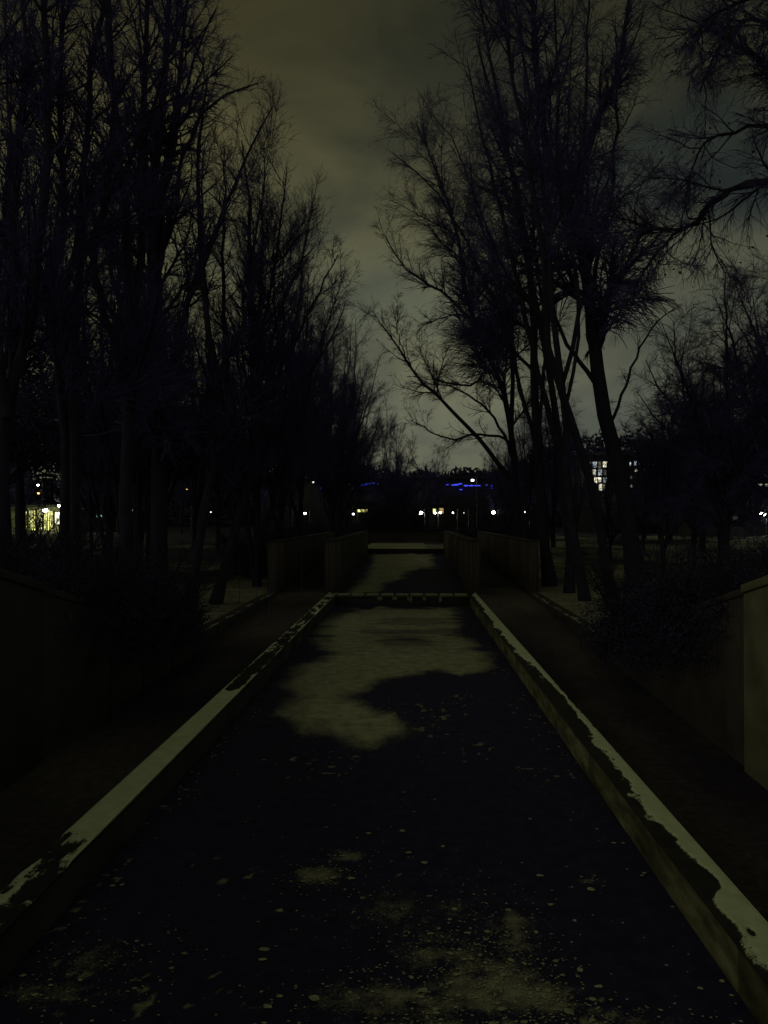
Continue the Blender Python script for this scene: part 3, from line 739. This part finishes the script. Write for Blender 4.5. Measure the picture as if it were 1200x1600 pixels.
ct('low-branched bare tree with a few leaves left on limbs reaching over the channel', (815, 897), 32, [
    (.0, c + [(785, 605), (765, 560), (740, 500), (725, 455), (721, 405), (712, 360), (690, 290), (662, 215), (650, 190)], .15, .018),
    (-.01, [(788, 620), (768, 565), (735, 500), (675, 445), (642, 425), (617, 395), (600, 365)], .10, .012),
    (.02, [(808, 760), (775, 718), (730, 667), (697, 630), (657, 592), (635, 560), (612, 530), (582, 485)], .11, .012),
    (.0, [(635, 560), (622, 525), (620, 488)], .03, .01),
    (-.03, [(800, 690), (785, 605), (765, 575), (738, 604), (715, 602), (690, 597), (670, 575), (655, 540)], .08, .012),
    (.03, [(806, 720), (797, 692), (745, 680), (700, 685), (662, 667), (640, 655)], .07, .01),
    (-.02, [(802, 720), (770, 650), (727, 615), (690, 600), (650, 605)], .07, .01),
    (.0, [(740, 505), (718, 492), (697, 495), (668, 505), (650, 520)], .04, .01),
    (.03, c + [(800, 600), (790, 500), (770, 400), (745, 330), (735, 260)], .14, .015)], 'weeping', GR, leaves=2600, over=dict(n1=14, m1=3.4, l1=.3, cmin=13, lmin1=.8, n2=15, g3=-.12))
ct('overhanging tree rooted past the right frame edge, its limb bending across the sky', (1361, 960), 12, [
    (.0, [(1361, 960), (1358, 700), (1350, 450), (1340, 200), (1330, -50), (1325, -250)], .22, .06),
    (.0, [(1352, 450), (1290, 330), (1200, 287), (1160, 292), (1125, 310), (1080, 350), (1025, 360), (985, 350), (950, 340)], .07, .01),
    (.0, [(1200, 287), (1130, 310), (1096, 340), (1060, 368), (1030, 392), (1000, 430), (985, 470)], .04, .008),
    (.03, [(1345, 260), (1270, 180), (1190, 110), (1120, 60), (1060, 30)], .06, .01),
    (-.03, [(1345, 320), (1250, 230), (1180, 205), (1120, 215), (1082, 245), (1070, 300)], .05, .008),
    (.05, [(1335, 0), (1240, -20), (1160, -40), (1090, -60), (1020, -30)], .05, .01),
    (.1, [(1335, 60), (1240, 60), (1160, 40), (1110, 100), (1090, 150)], .05, .01),
    (-.1, [(1335, 60), (1260, 20), (1180, 0), (1120, 20), (1070, 70)], .05, .01)], 'weeping', None, leaves=900, over=dict(n1=16, m1=1.9, n2=15, n3=11, rt=.0026, cmin=14, l1=.45, lmin1=.7, w1=.14, w3=.2))
ct('overhanging tree rooted past the left frame edge with boughs in the top left corner', (-300, 990), 10, [
    (.0, [(-300, 990), (-300, 700), (-290, 400), (-270, 100), (-260, -200)], .2, .06),
    (.0, [(-292, 430), (-180, 230), (-60, 110), (0, 45), (38, -30)], .06, .012),
    (.02, [(-285, 350), (-150, 210), (-60, 150), (0, 108), (62, 74)], .045, .008)], 'sparse', None, over=dict(m1=1.6, cmin=9, lmin1=.5))

# ------------------------------------------------------------------ trees repeated down the rows and behind
PA = proto_tree('bare_tree', 15.5, 9, 2.7, .11, 'upright', over=dict(n1=15), fork=(.8, 5))
PB = proto_tree('bare_tree', 15.0, 10, 3.2, .105, 'upright', fork=(.6, 4))
PF = proto_tree('bare_tree', 14.2, 15, 3.7, .085, 'upright', fork=(.6, 3.5), over=dict(n1=15, n2=16, n3=12, n4=34, g1=.03))
PC = proto_tree('bare_tree', 14.0, 8, 2.6, .10, 'weeping')
PD = proto_tree('bare_tree', 11.5, 9, 3.2, .17, 'gnarled', fork=(2.2, 4.5), over=dict(m1=2.6, n1=16, n2=15, n3=11))
PE = proto_tree('bare_tree', 10.0, 5, 3.2, .13, 'sparse', fork=(1.0, 3.0), wig=.5)
ords = ['first', 'second', 'third', 'fourth', 'fifth', 'sixth', 'seventh', 'eighth', 'ninth', 'tenth', 'eleventh', 'twelfth', 'thirteenth', 'fourteenth', 'fifteenth', 'sixteenth']
for i, (y, x, p, s, sz) in enumerate([(27.0, -5.4, PB, .98, 1.0), (32.5, -5.5, PA, 1.0, .97), (38.5, -5.5, PC, 1.0, 1.0), (46, -4.75, PF, 1.03, 1.02), (53, -4.9, PF, 1.0, .86), (61, -5.2, PB, .9, .9)]):
    place(p, x, y, 1.3 * i + .4, s, ords[i] + ' bare upright tree behind the left outermost fluted wall, counted from the viewer', group='upright trees further along the left row', sz=sz)
for i, (y, x, p, s, sz) in enumerate([(40, 6.0, PC, .62, 1.0), (49, 6.4, PA, .5, .95), (58, 7.2, PC, .5, .9)]):
    place(p, x, y, 1.9 * i + 1.1, s, ords[i] + ' bare tree beyond the leafy low-branched one on the right, counted away from it', group='trees further along the right row', sz=sz)
for i, (y, x, p, s, sz) in enumerate([(19, -10.5, PA, 1.05, 1.05), (23.5, -8.4, PB, .95, .98), (25, -9.9, PB, .95, 1.0), (29, -10.0, PC, .9, .95), (36, -10.2, PA, .85, .9), (42, -10.6, PC, .9, .95), (27, -15.5, PC, .8, .85), (38, -16.0, PA, .8, .85), (50, -11.5, PB, .85, 1.0), (48, -19, PA, .9, 1), (60, -9.5, PA, .75, 1.0)]):
    place(p, x, y, 2.1 * i + .2, s, ords[i] + ' nearest of the bare trees in the dark group behind the left row', group='bare trees behind the left row', sz=sz)
for i, (y, x, p, s, sz) in enumerate([(33, 12.0, PC, .78, .9), (41, 7.6, PC, .8, .9), (45, 15, PE, 1.0, 1.0), (52, 11, PB, .62, .9), (58, 19, PD, .85, .9)]):
    place(p, x, y, 2.4 * i + .6, s, ords[i] + ' nearest of the bare trees in the dark group behind the right row', group='bare trees behind the right row', sz=sz)
place(PD, 12.8, 32, 1.1, 1.0, 'crooked bare tree filling the dark gap behind the broad one', sz=.92)
place(PD, 14.6, 39, 3.3, .95, 'lower crooked bare tree deeper behind the broad one near the right edge', sz=.85)
place(PD, 17.5, 35, 4.4, 1.2, 'deep crooked bare tree at the right frame edge behind the largest one', sz=1.1)
place(PD, 10.7, 26.5, .5, 1.0, 'broad crooked bare tree with rounded dark crown near the right edge', sz=1.0)
place(PD, 14.6, 28.5, 2.6, 1.12, 'largest broad crooked tree, half cut by the right frame edge', sz=1.08)
place(PE, (50 - VX) / F * 66, 66, 2.2, .42, 'small branchy tree silhouetted against the leftmost lit building')
place(PE, (30 - VX) / F * 72, 72, 5.0, .5, 'thin leaning tree at the left corner of the leftmost lit building')
place(PE, (950 - VX) / F * 36, 36, .3, .55, 'twiggy tree standing in front of the brightest office windows')
place(PE, (1000 - VX) / F * 40, 40, 1.9, .62, 'twiggy tree in front of the dimmer half of the office block')
place(PC, (944 - VX) / F * 46, 46, 2.3, .50, 'short drooping tree just right of the big trunk, before the office windows')
place(PB, (1004 - VX) / F * 50, 50, .9, .42, 'short many-stemmed tree before the right half of the office windows')
place(PC, 9.9, 30.5, 4.1, .60, 'smaller spreading bare tree left of the broad crooked one', sz=.85)
place(PD, -1.2, 64, 1.4, .86, 'broad low bare tree filling the middle of the gap beyond the channel', sz=.80)
place(PB, -2.0, 70, 1.0, .74, 'small bare tree alone in the gap at the end of the channel', sz=1.08)
place(PE, .6, 74, 3.9, .95, 'twiggy bare tree directly behind the lone small ones at the channel end', sz=1.0)
place(PC, 2.6, 76, 3.0, .66, 'small bare tree right of the lone one at the end of the channel', sz=.95)
bg = []
r2 = random.Random(5)
for i in range(26):
    y = r2.uniform(64, 112); px = r2.choice([r2.uniform(-5, 540), r2.uniform(735, 1190)]); px = px if not (14 < px < 100) else px + 95; px = px if not (905 < px < 1035) else px - 130
    x = (px - VX) / F * y
    p = r2.choice([PA, PB, PC, PE]); s = r2.uniform(.62, .95) if px < VX else r2.uniform(.42, .62)
    bg.append((y, x, p, s, px))
bg.sort()
dl = {}
for sd_, nm in ((0, 'left'), (1, 'right')):
    q = sorted([(b_[4], b_[0]) for b_ in bg if (b_[4] > VX) == bool(sd_)])
    for k, (px_, y_) in enumerate(q): dl[(y_, px_)] = 'distant bare tree, %s from the left of those %s of the channel' % (ords[k], nm)
ib = [0, 0]
for (y, x, p, s, px) in bg:
    sd_ = 0 if px < VX else 1; ib[sd_] += 1
    place(p, x, y, r2.uniform(0, 6), s, dl[(y, px)], group='distant bare park trees %s of the channel' % ('left', 'right')[sd_])

# ------------------------------------------------------------------ evergreen bushes
def bush(n, size, stems=9, flat=.85):
    root = empty('bush', (0, 0, 0))
    th = rng.random(n) * 2 * math.pi; cz = rng.uniform(-.35, 1, n); rr = rng.random(n) ** .33
    d = np.stack([np.sqrt(1 - np.clip(cz, -1, 1) ** 2) * np.cos(th), np.sqrt(1 - np.clip(cz, -1, 1) ** 2) * np.sin(th), cz], 1)
    bumpy = .42 + 1.05 * (fbm(th * 2.2 + 3, cz * 3 + 5, int(rng.integers(1000)), 3))
    c = d * (rr * bumpy)[:, None]; c[:, 2] = c[:, 2] * flat + .32
    u = rng.normal(size=(n, 3)); u /= np.linalg.norm(u, axis=1, keepdims=True)
    w = np.cross(u, rng.normal(size=(n, 3))); w /= np.linalg.norm(w, axis=1, keepdims=True)
    s = rng.uniform(.6, 1.3, (n, 1)) * size
    V = np.stack([c - u * s, c + w * s * .45, c + u * s, c - w * s * .45], 1).reshape(-1, 3)
    mesh_np('foliage', V, np.arange(n * 4).reshape(-1, 4), M['evergreen'], root)
    P = []; 
    for i in range(stems):
        a = rng.random() * 6.28; P.append(catmull([(0, 0, -.25), (.1 * math.cos(a), .1 * math.sin(a), .1), (.5 * math.cos(a), .5 * math.sin(a), .6), (.95 * math.cos(a), .95 * math.sin(a), .75 * flat + rng.uniform(0, .8))], 8))
    P = np.stack(P); R = np.broadcast_to(np.linspace(.03, .008, 8), (stems, 8)).copy()
    P1, R1 = grow(P, R, 16, (.3, 1), (40, 12), .45, 6, .6, .2, .05, rmin=.004)
    P2, R2 = grow(P1, R1, 7, (.1, 1), (40, 12), .5, 4, .6, .2, .03, rmin=.0025)
    V, Q = [], []; k = 0
    for a_, b_, s_ in ((P, R, 4), (P1, R1, 3), (P2, R2, 3)):
        v, q = tubes(a_, b_, s_); V.append(v); Q.append(q + k); k += len(v)
    mesh_np('branches', np.vstack(V), np.vstack(Q), M['bark'], root)
    return root
B1 = bush(15000, .021); B2 = bush(15000, .023, 14, .75); B3 = bush(16000, .018, 11)
def pbush(p, x, y, r, label, cat='bush', group=None, z=None, sz=1.0, a=None):
    o = p if p not in used else copy_tree(p); used[p] = 1
    z = float(bank_z(np.array(float(y)))) if z is None else z
    o.location = (x, y, z - .05); o.scale = (r, r, r * sz); o.rotation_euler = (0, 0, rng.random() * 6.28 if a is None else a)
    tag(o, label, cat, group)
g1 = 'dark bushes hanging over the right flank wall'
for i, (x, y, r, z, sz) in enumerate([(4.4, 14.3, 1.15, .15, 1.0), (4.15, 12.9, 1.2, .3, 1.15), (4.15, 11.6, 1.25, .45, 1.2), (4.25, 10.5, 1.15, .75, 1.15), (4.5, 9.6, .95, 1.25, .9), (6.4, 12.4, 1.8, .6, 1.05), (6.9, 15.6, 1.7, .3, .85)]):
    pbush((B1, B2, B3)[i % 3], x, y, r, 'dark bush on the bank above the right flank wall, %s from the pale wall end' % ords[i], group=g1, z=z, sz=sz)
g2 = 'dark bushes on the bank above the left flank wall'
for i, (x, y, r, z, sz) in enumerate([(-5.2, 15.4, 1.2, .2, .85), (-4.8, 13.8, 1.25, .3, 1.05), (-4.75, 12.3, 1.3, .45, 1.15), (-7.2, 14.6, 1.6, .6, .9), (-9.0, 16.5, 1.8, .5, .9), (-11.5, 20, 2.0, .4, .8), (-8.4, 18.3, 1.6, .4, .8), (-4.85, 11.0, 1.25, .65, 1.15), (-7.2, 11.8, 1.6, .8, .95), (-9.3, 21.5, 1.5, .35, .7), (-5.0, 9.9, .95, 1.1, 1.0)]):
    pbush((B2, B3, B1)[i % 3], x, y, r, 'dark bush on the left bank, %s one counting from the frosted ground outward' % ords[i], group=g2, z=z, sz=sz)
for i, (x, y, r, z, sz) in enumerate([(-12.3, 27, 4.0, 4.3, 1.0), (-9.6, 29, 3.3, 3.9, .95), (-15.5, 30, 4.0, 4.6, 1.0)]):
    root = empty('evergreen_tree', (x, y, .3)); tag(root, ('domed dense dark evergreen crown behind the many-stemmed tree', 'smaller dense evergreen crown right of the domed one', 'dense evergreen crown at the left edge above the lit building')[i], 'tree')
    src = [k for k in bpy.data.objects if k.parent == (B1, B2, B3)[i] and k.name.startswith('foliage')][0]
    f = src.copy(); col.objects.link(f); f.parent = root; f.name = 'crown'; f.location = (0, 0, z - .3); f.scale = (r, r, r * sz)
    t = MB(); t.tube([(0, 0, -.3), (.05, 0, 1.5), (-.05, .1, 3.2), (0, 0, z + r * .5)], [.28, .22, .18, .05], 9); t.build('trunk', M['bark'], root, smooth=True)
g3 = 'dark hedge bushes behind the fluted walls'
hb = []
for sgn, n in ((-1, 9), (1, 9)):
    for i in range(n):
        y = 31 + i * 3.6; x = (XR + 1.7 + (i % 3) * 1.2) if sgn > 0 else (XL - 1.9 - (i % 3) * 1.1)
        r = (1.25, 1.05, 1.4)[i % 3]
        if sgn > 0 and y < 40: continue
        pbush((B1, B2, B3)[(i + (sgn > 0)) % 3], x, y, r, 'low dark hedge bush behind the %s fluted walls, %s from the viewer' % ('right' if sgn > 0 else 'left', ords[i]), group=g3, sz=.8)
g4 = 'rounded dark bushes across the end of the channel'
for i, px in enumerate([430, 475, 520, 560, 596, 640, 668, 705, 745, 790, 840]):
    y = 57 + (i * 37 % 7); r = 1.25 + .5 * ((i * 53) % 5) / 5 + (.9 if i == 4 else 0) + (.5 if i == 5 else 0)
    pbush((B2, B1, B3)[i % 3], (px - VX) / F * y, y, r, 'rounded dark bush across the end of the channel, %s from the left' % ords[i], group=g4, sz=.62 if i not in (4, 5) else 1.15)

# dry stalks on the left bank
for i, (px, y0, y1, Y) in enumerate([(298, 955, 880, 20.0), (341, 935, 868, 22), (372, 942, 870, 21.5), (398, 945, 893, 21.0), (420, 955, 905, 20), (470, 940, 860, 23)]):
    b = at(px, y0 + 6, Y); t = at(px, y1, Y); mb = MB()
    P = catmull([(0, 0, -.1), (.02, .0, (t[2] - b[2]) * .5), (-.01 + .03 * (i % 2), 0, t[2] - b[2])], 6)
    V0, Q0 = tubes(P[None], np.array([[.012, .011, .01, .008, .006, .004]]), 5)
    P1, R1 = grow(P[None], np.full((1, 6), .006), 9, (.4, 1), (30, 10), .3, 5, .6, .1, .08, rmin=.003); v, q = tubes(P1, R1, 3)
    root = mesh_np('dry_stalk', np.vstack([V0, v]), np.vstack([Q0, q + len(V0)]), M['twig']); root.location = tuple(b)
    tag(root, 'thin dry stalk near the left retaining wall, %s from the left' % ords[i], 'stalk', 'thin dry stalks on the left bank')

# slack wire railing on the left path
root = empty('wire_railing', (-3.3, 11, -.1)); tag(root, 'faint thin wire railing running along the left sunken path', 'railing')
rp = [(-4.18, 10.6), (-4.18, 11.9), (-4.18, 13.4), (-4.18, 14.9)]
wl = MB()
for i, (x, y) in enumerate(rp):
    m_ = MB(); m_.tube([(x + 3.3, y - 11, -.1), (x + 3.3, y - 11, .82)], .014, 6); m_.build('post', M['metal'], root)
for zz in (.80, .45):
    for i in range(3):
        a, b = rp[i], rp[i + 1]
        wl.tube(catmull([(a[0] + 3.3, a[1] - 11, zz), ((a[0] + b[0]) / 2 + 3.3, (a[1] + b[1]) / 2 - 11, zz - .03), (b[0] + 3.3, b[1] - 11, zz)], 7), .005, 5)
wl.build('wire', M['metal'], root)

# ------------------------------------------------------------------ distant wood behind the lamps
def woods():
    n = 90000
    px = rng.uniform(-150, 1350, n); Y = rng.uniform(168, 185, n); X = (px - VX) / F * Y
    top = np.interp(px, [-150, 0, 300, 480, 560, 610, 700, 790, 860, 1350], [660, 655, 650, 670, 722, 738, 738, 722, 690, 650])
    zt = H + (VY - top) / F * 176 + (fbm(px * .02, px * 0, 7, 4) - .5) * 4
    Z = .9 + (zt - .9) * (1 - rng.random(n) ** 1.6 * 1.0) * rng.uniform(.25, 1, n) ** .35
    c = np.stack([X, Y, Z], 1)
    u = rng.normal(size=(n, 3)); u /= np.linalg.norm(u, axis=1, keepdims=True)
    w = np.cross(u, rng.normal(size=(n, 3))); w /= np.linalg.norm(w, axis=1, keepdims=True)
    s = rng.uniform(.3, .9, (n, 1))
    V = np.stack([c - u * s, c + w * s * .4, c + u * s, c - w * s * .4], 1).reshape(-1, 3)
    tag(mesh_np('woodland', V, np.arange(n * 4).reshape(-1, 4), M['evergreen']), 'dark far-off wood closing the view behind the lamps', 'woodland', kind='stuff')
woods()
def hill():
    px = np.linspace(-400, 1600, 120); V = []; n = len(px)
    for (Y, f) in ((190, 0), (215, .55), (260, 1), (420, .8)):
        for x in px:
            h = (VY - (744 + 6 * math.sin(x * .013) + 3 * math.sin(x * .041))) / F * 260 + H
            V.append(((x - VX) / F * 260, Y, .9 + (h - .9) * f))
    Q = [[r * n + i, r * n + i + 1, (r + 1) * n + i + 1, (r + 1) * n + i] for r in range(3) for i in range(n - 1)]
    tag(mesh_np('hill', np.array(V), np.array(Q), M['roof_dark'], smooth=True), 'low dark rise behind the far wood', kind='structure')
hill()

# ------------------------------------------------------------------ buildings with lit windows
GZ = 1.02
def building(label, x0, x1, y, z1, wins, depth=10, cat='building', roof_over=.3, name='building', walls='wall_dark'):
    """wins: (xa, xb, za, zb, material, mullions)"""
    root = empty(name, ((x0 + x1) / 2, y, GZ)); tag(root, label, cat); cx = (x0 + x1) / 2
    w = MB(); w.box(x0 - cx, x1 - cx, .12, depth, -1, z1 - GZ); w.build('wall', M[walls], root)
    r = MB(); r.box(x0 - cx - roof_over, x1 - cx + roof_over, -roof_over - .1, depth + roof_over, z1 - GZ + .003, z1 - GZ + .3); r.build('roof', M['roof_dark'], root)
    for (xa, xb, za, zb, mt, mu) in wins:
        f = MB(); t = .07
        f.box(xa - cx - t, xb - cx + t, .0, .117, za - GZ - t, za - GZ); f.box(xa - cx - t, xb - cx + t, .0, .117, zb - GZ, zb - GZ + t)
        for k in range(mu + 1):
            q = xa + (xb - xa) * k / mu; f.box(q - cx - t / 2, q - cx + t / 2, .01, .11, za - GZ + .002, zb - GZ - .002)
        fr = f.build('window', M['roof_dark'], root)
        g = MB(); g.box(xa - cx + .01, xb - cx - .01, .06, .1, za - GZ + .004, zb - GZ - .004); g.build('pane', M[mt], fr)
    return root
def wpx(x0, x1, y0, y1, Y, mt, mu=1):
    a = at(x0, y1, Y); b = at(x1, y0, Y); return (a[0], b[0], a[2], b[2], mt, mu)
Y = 100.
building('low lit building glowing yellow green behind the leftmost trunks', at(-30, 800, Y)[0], at(96, 800, Y)[0], Y, at(0, 792, Y)[2],
    [wpx(14, 21, 798, 822, Y, 'win_shop'), wpx(24, 32, 800, 827, Y, 'win_shop', 2), wpx(35, 46, 797, 829, Y, 'win_shop', 4), wpx(49, 58, 795, 827, Y, 'win_shop', 3), wpx(60, 74, 798, 829, Y, 'win_shop', 5), wpx(77, 89, 800, 820, Y, 'win_bright', 3)], walls='concrete')
building('small glowing shed between the leftmost trunks and the thick trunk', at(98, 800, Y)[0], at(133, 800, Y)[0], Y + 3, at(0, 794, Y)[2],
    [wpx(100, 106, 801, 826, Y + 3, 'win_dim'), wpx(108, 114, 800, 826, Y + 3, 'win_shop', 2), wpx(116, 124, 797, 822, Y + 3, 'win_shop', 2), wpx(126, 131, 803, 815, Y + 3, 'win_bright')], walls='concrete')
building('small dark kiosk with one pale window and a green lamp', at(141, 800, Y)[0], at(157, 800, Y)[0], Y - 6, at(0, 800, Y)[2], [wpx(144, 149, 804, 808, Y - 6, 'win_cool')])
Y = 92.
W = []
for fl in range(4):
    ya = 722 + fl * 11.5
    for k in range(4):
        x = 915 + k * 8; W.append(wpx(x + ((k * 7 + fl * 5) % 3) * .5, x + 6.2 + ((k + fl) % 2) * 1.4, ya + ((k * 3 + fl) % 3) * .8, ya + 8.8 + ((k + fl * 2) % 3) * .8, Y, ['win_bright', 'win_bright', 'win_cool', 'win_bright', 'win_dim'][(k * 2 + fl * 3) % 5] if fl < 3 else ['win_bright', 'win_dim'][k % 2]))
for fl in range(5):
    ya = 721 + fl * 11.5
    for k in range(9):
        x = 966 + k * 7
        if (k * 5 + fl * 3) % 4 == 1: continue
        W.append(wpx(x + (k * 3 + fl) % 3 * .7, x + 3.0 + (k * 2 + fl) % 4 * .8, ya + (k + fl) % 3, ya + 5 + (k * 5 + fl) % 4, Y, ['win_cool', 'win_bright', 'win_cool'][k % 3] if fl == 0 and k > 2 else ['win_bright', 'win_off', 'win_dim', 'win_off', 'win_dim', 'win_off', 'win_cool'][(k * 3 + fl * 5) % 7]))
building('office block with bright rows of windows seen through the right-hand twigs', at(910, 0, Y)[0], at(1032, 0, Y)[0], Y, at(0, 712, Y)[2], W)
Y = 96.
building('darker block with a few warm windows right of the bright office block', at(1038, 0, Y)[0], at(1122, 0, Y)[0], Y, at(0, 712, Y)[2],
    [wpx(1095, 1100, 721, 729, Y, 'win_warm'), wpx(1099, 1104, 735, 746, Y, 'win_bright'), wpx(1058, 1068, 751, 757, Y, 'win_warm'), wpx(1086, 1108, 764, 767, Y, 'win_bright', 4), wpx(1048, 1080, 765, 767.5, Y, 'win_dim', 4), wpx(1046, 1052, 735, 742, Y, 'win_off'), wpx(1072, 1078, 735, 742, Y, 'win_off')])
Y = 62.
building('flat roofed pavilion with dim tall panes at the right frame edge', at(1120, 0, Y)[0], at(1240, 0, Y)[0], Y, at(0, 771, Y)[2],
    [wpx(1136, 1147, 776, 815, Y, 'win_teal'), wpx(1157, 1171, 776, 815, Y, 'win_teal', 2), wpx(1179, 1197, 777, 815, Y, 'win_teal', 2), wpx(1204, 1220, 777, 815, Y, 'win_teal', 2)], cat='pavilion', roof_over=.8)
Y = 80.
building('upper storey house with a bright yellow ledge of light above the pavilion', at(1142, 0, Y)[0], at(1260, 0, Y)[0], Y, at(0, 720, Y)[2],
    [wpx(1176, 1199, 757, 761, Y, 'win_bright', 3), wpx(1186, 1195, 736, 749, Y, 'win_dim'), wpx(1150, 1156, 745, 751, Y, 'win_dim'), wpx(1204, 1225, 757, 761, Y, 'win_warm', 3)])
Y = 118.
building('small low house with greenish lit front left of the channel axis', at(552, 0, Y)[0], at(584, 0, Y)[0], Y, at(0, 786, Y)[2], [wpx(558, 575, 796, 800, Y, 'win_shop', 3)])
building('small lit kiosk with a reddish roof edge right of the channel axis', at(672, 0, Y)[0], at(700, 0, Y)[0], Y, at(0, 789, Y)[2], [wpx(676, 684, 795, 803, Y, 'win_shop', 2), wpx(686, 693, 794, 802, Y, 'win_warm')])
Y = 150.
root = building('long dark building with a string of blue lights along its front', at(395, 0, Y)[0], at(850, 0, Y)[0], Y, at(0, 748, Y)[2], [wpx(500, 505, 775, 780, Y, 'win_off'), wpx(640, 645, 775, 780, Y, 'win_off'), wpx(800, 806, 775, 780, Y, 'win_off')])
bx0 = root.location.x
blue = [(497, 753.5, .7), (503, 762.5, .5), (537, 758.5, .4), (540, 744.5, .9), (551, 756, .45), (556, 757, .45), (566, 758, .6), (570, 757, .8), (574, 756, .6), (582, 755, 1.0), (591, 756, .3),
        (699, 757.5, .4), (708, 758, .5), (713, 757.5, .8), (719, 756, .5), (720, 765, .35), (728, 759, .8), (736, 759, .7), (743, 759, .4), (748, 759, .4), (768, 759, .5), (767, 763, .4), (778, 760, .4), (760, 758, .25)]
for i, (x, y, s) in enumerate(blue):
    p = at(x, y, Y - .5); m_ = MB(); m_.sphere((p[0] - bx0, -.5, p[2] - GZ), .15 * (.5 + s), 8, 6, (2.6, 1, .7)); m_.build('blue_lamp', M['lamp_blue'], root, smooth=True)
    m2 = MB(); m2.box(p[0] - bx0 - .04, p[0] - bx0 + .04, -.5, .1, p[2] - GZ + .1, p[2] - GZ + .16); m2.build('lamp_bracket', M['metal'], root)

# ------------------------------------------------------------------ street lamps
def lamp(px, py, Y, mat, r, label, power=0, lc=(1, .97, .75), arm=.5):
    p = at(px, py, Y); hgt = p[2] - GZ
    root = empty('street_lamp', (p[0], Y, GZ)); tag(root, label, 'street lamp', 'small lamps glowing in the park')
    t = MB(); t.tube([(arm, .1, -.3), (arm, .1, hgt * .5), (arm, .1, hgt + .35)], [.07, .055, .04], 8); t.build('pole', M['metal'], root, smooth=True)
    if arm: a = MB(); a.tube([(arm, .1, hgt + .33), (arm * .5, .05, hgt + .42), (0, 0, hgt + r * 1.1)], .03, 6); a.build('arm', M['metal'], root, smooth=True)
    h = MB(); h.sphere((0, 0, hgt + r * .9), r * 1.25, 12, 5, (1, 1, .35)); hd = h.build('lamp_hood', M['metal'], root, smooth=True)
    b = MB(); b.sphere((0, 0, hgt), r, 12, 8, (1, 1, .85)); b.build('bulb', M[mat], hd, smooth=True)
    if power:
        l = bpy.data.lights.new('lamp_light', 'POINT'); l.energy = power; l.color = lc; l.shadow_soft_size = r
        lo = bpy.data.objects.new('lamp_light', l); col.objects.link(lo); lo.parent = root; lo.location = (0, -r * 1.6, hgt - r * 1.2)
lamp(50, 757, 90, 'lamp_cool', .13, 'tiny white lamp highest above the leftmost lit building')
lamp(51, 770, 95, 'lamp_warm', .15, 'tiny orange lamp just under the white one at the far left')
lamp(62, 797, 95, 'lamp_white', .30, 'brightest large lamp in front of the leftmost lit building', 900, (.85, 1, .35))
lamp(84, 790, 92, 'lamp_white', .16, 'small white lamp right of the brightest left one, above it', 60, (.9, 1, .5))
lamp(30, 800, 93, 'lamp_dim', .12, 'faint lamp by the left corner of the leftmost lit building', 300, (.9, 1, .35))
lamp(120, 812, 99, 'lamp_dim', .12, 'faint lamp by the small glowing shed', 320, (.9, 1, .4))
lamp(922, 741, 91, 'lamp_white', .16, 'lamp glare in front of the brightest office windows', 60, (1, .97, .8))
lamp(146, 792, 90, 'lamp_cool', .11, 'tiny cool lamp above the dark kiosk')
lamp(152, 805.5, 90, 'lamp_green', .15, 'tiny green lamp beside the dark kiosk')
lamp(171, 751, 95, 'lamp_dim', .10, 'faint high lamp left of the thick upright trunk')
lamp(201, 798, 85, 'lamp_white', .15, 'white lamp just right of the thick upright trunk', 12)
lamp(205, 779, 90, 'lamp_warm', .08, 'tiny orange lamp above the white one by the thick trunk')
lamp(224, 757, 90, 'lamp_warm', .08, 'faint warm lamp high between thick trunk and crooked tree')
lamp(289, 764, 90, 'lamp_warm', .10, 'faint warm lamp behind the slim tree on the left bank')
lamp(327, 800, 80, 'lamp_dim', .07, 'faint low lamp behind the slim tree on the left bank')
lamp(449, 760, 85, 'lamp_cool', .12, 'small cool lamp high left of the blue lights')
lamp(476, 802, 85, 'lamp_cool', .15, 'low white lamp left of the channel, the further left of two')
lamp(489, 753, 120, 'lamp_dim', .14, 'faint lamp above the dark wall, left one of a close pair')
lamp(506, 753, 120, 'lamp_dim', .17, 'faint lamp above the dark wall, right one of a close pair')
lamp(545, 755.5, 100, 'lamp_white', .27, 'large bright white lamp at the left end of the blue lights', 30, (.8, .95, 1))
lamp(552, 803, 85, 'lamp_cool', .12, 'low bluish lamp below the large white one')
lamp(657, 801, 80, 'lamp_white', .24, 'round brightest lamp beside the channel axis', 70, (.9, 1, .6), .45)
lamp(681, 801.5, 84, 'lamp_white', .13, 'small wall-height lamp of the kiosk, left of a pair', 16, (1, 1, .55), .25)
lamp(688, 801, 84, 'lamp_white', .12, 'small wall-height lamp of the kiosk, right of a pair', 12, (1, .95, .5), -.25)
lamp(707.5, 801, 84, 'lamp_cool', .09, 'tiny lamp between the kiosk and the far right bright lamp')
lamp(724.5, 801.5, 84, 'lamp_dim', .05, 'barely visible lamp left of the bright lamp with a warm halo')
lamp(738, 750.5, 90, 'lamp_cool', .16, 'white lamp above the right half of the blue lights', 14)
lamp(770.5, 800.5, 85, 'lamp_white', .19, 'bright lamp with a warm halo right of the channel', 30, (1, .85, .4))
lamp(788, 757, 110, 'lamp_dim', .10, 'faint lamp at the right end of the blue lights')
lamp(819, 800, 80, 'lamp_dim', .08, 'faint lamp behind the row of leaning trunks')
lamp(1064, 803.5, 60, 'lamp_warm', .05, 'pin-sized warm lamp low in the dark right of the trunks')
lamp(1183, 803, 58, 'lamp_white', .20, 'bright lamp in front of the pavilion panes', 55, (.75, 1, .85), .3)
lamp(1190, 691, 75, 'lamp_dim', .14, 'lone small lamp high above the pavilion')
lamp(1099, 696, 85, 'lamp_dim', .07, 'tiny lamp high above the darker block')
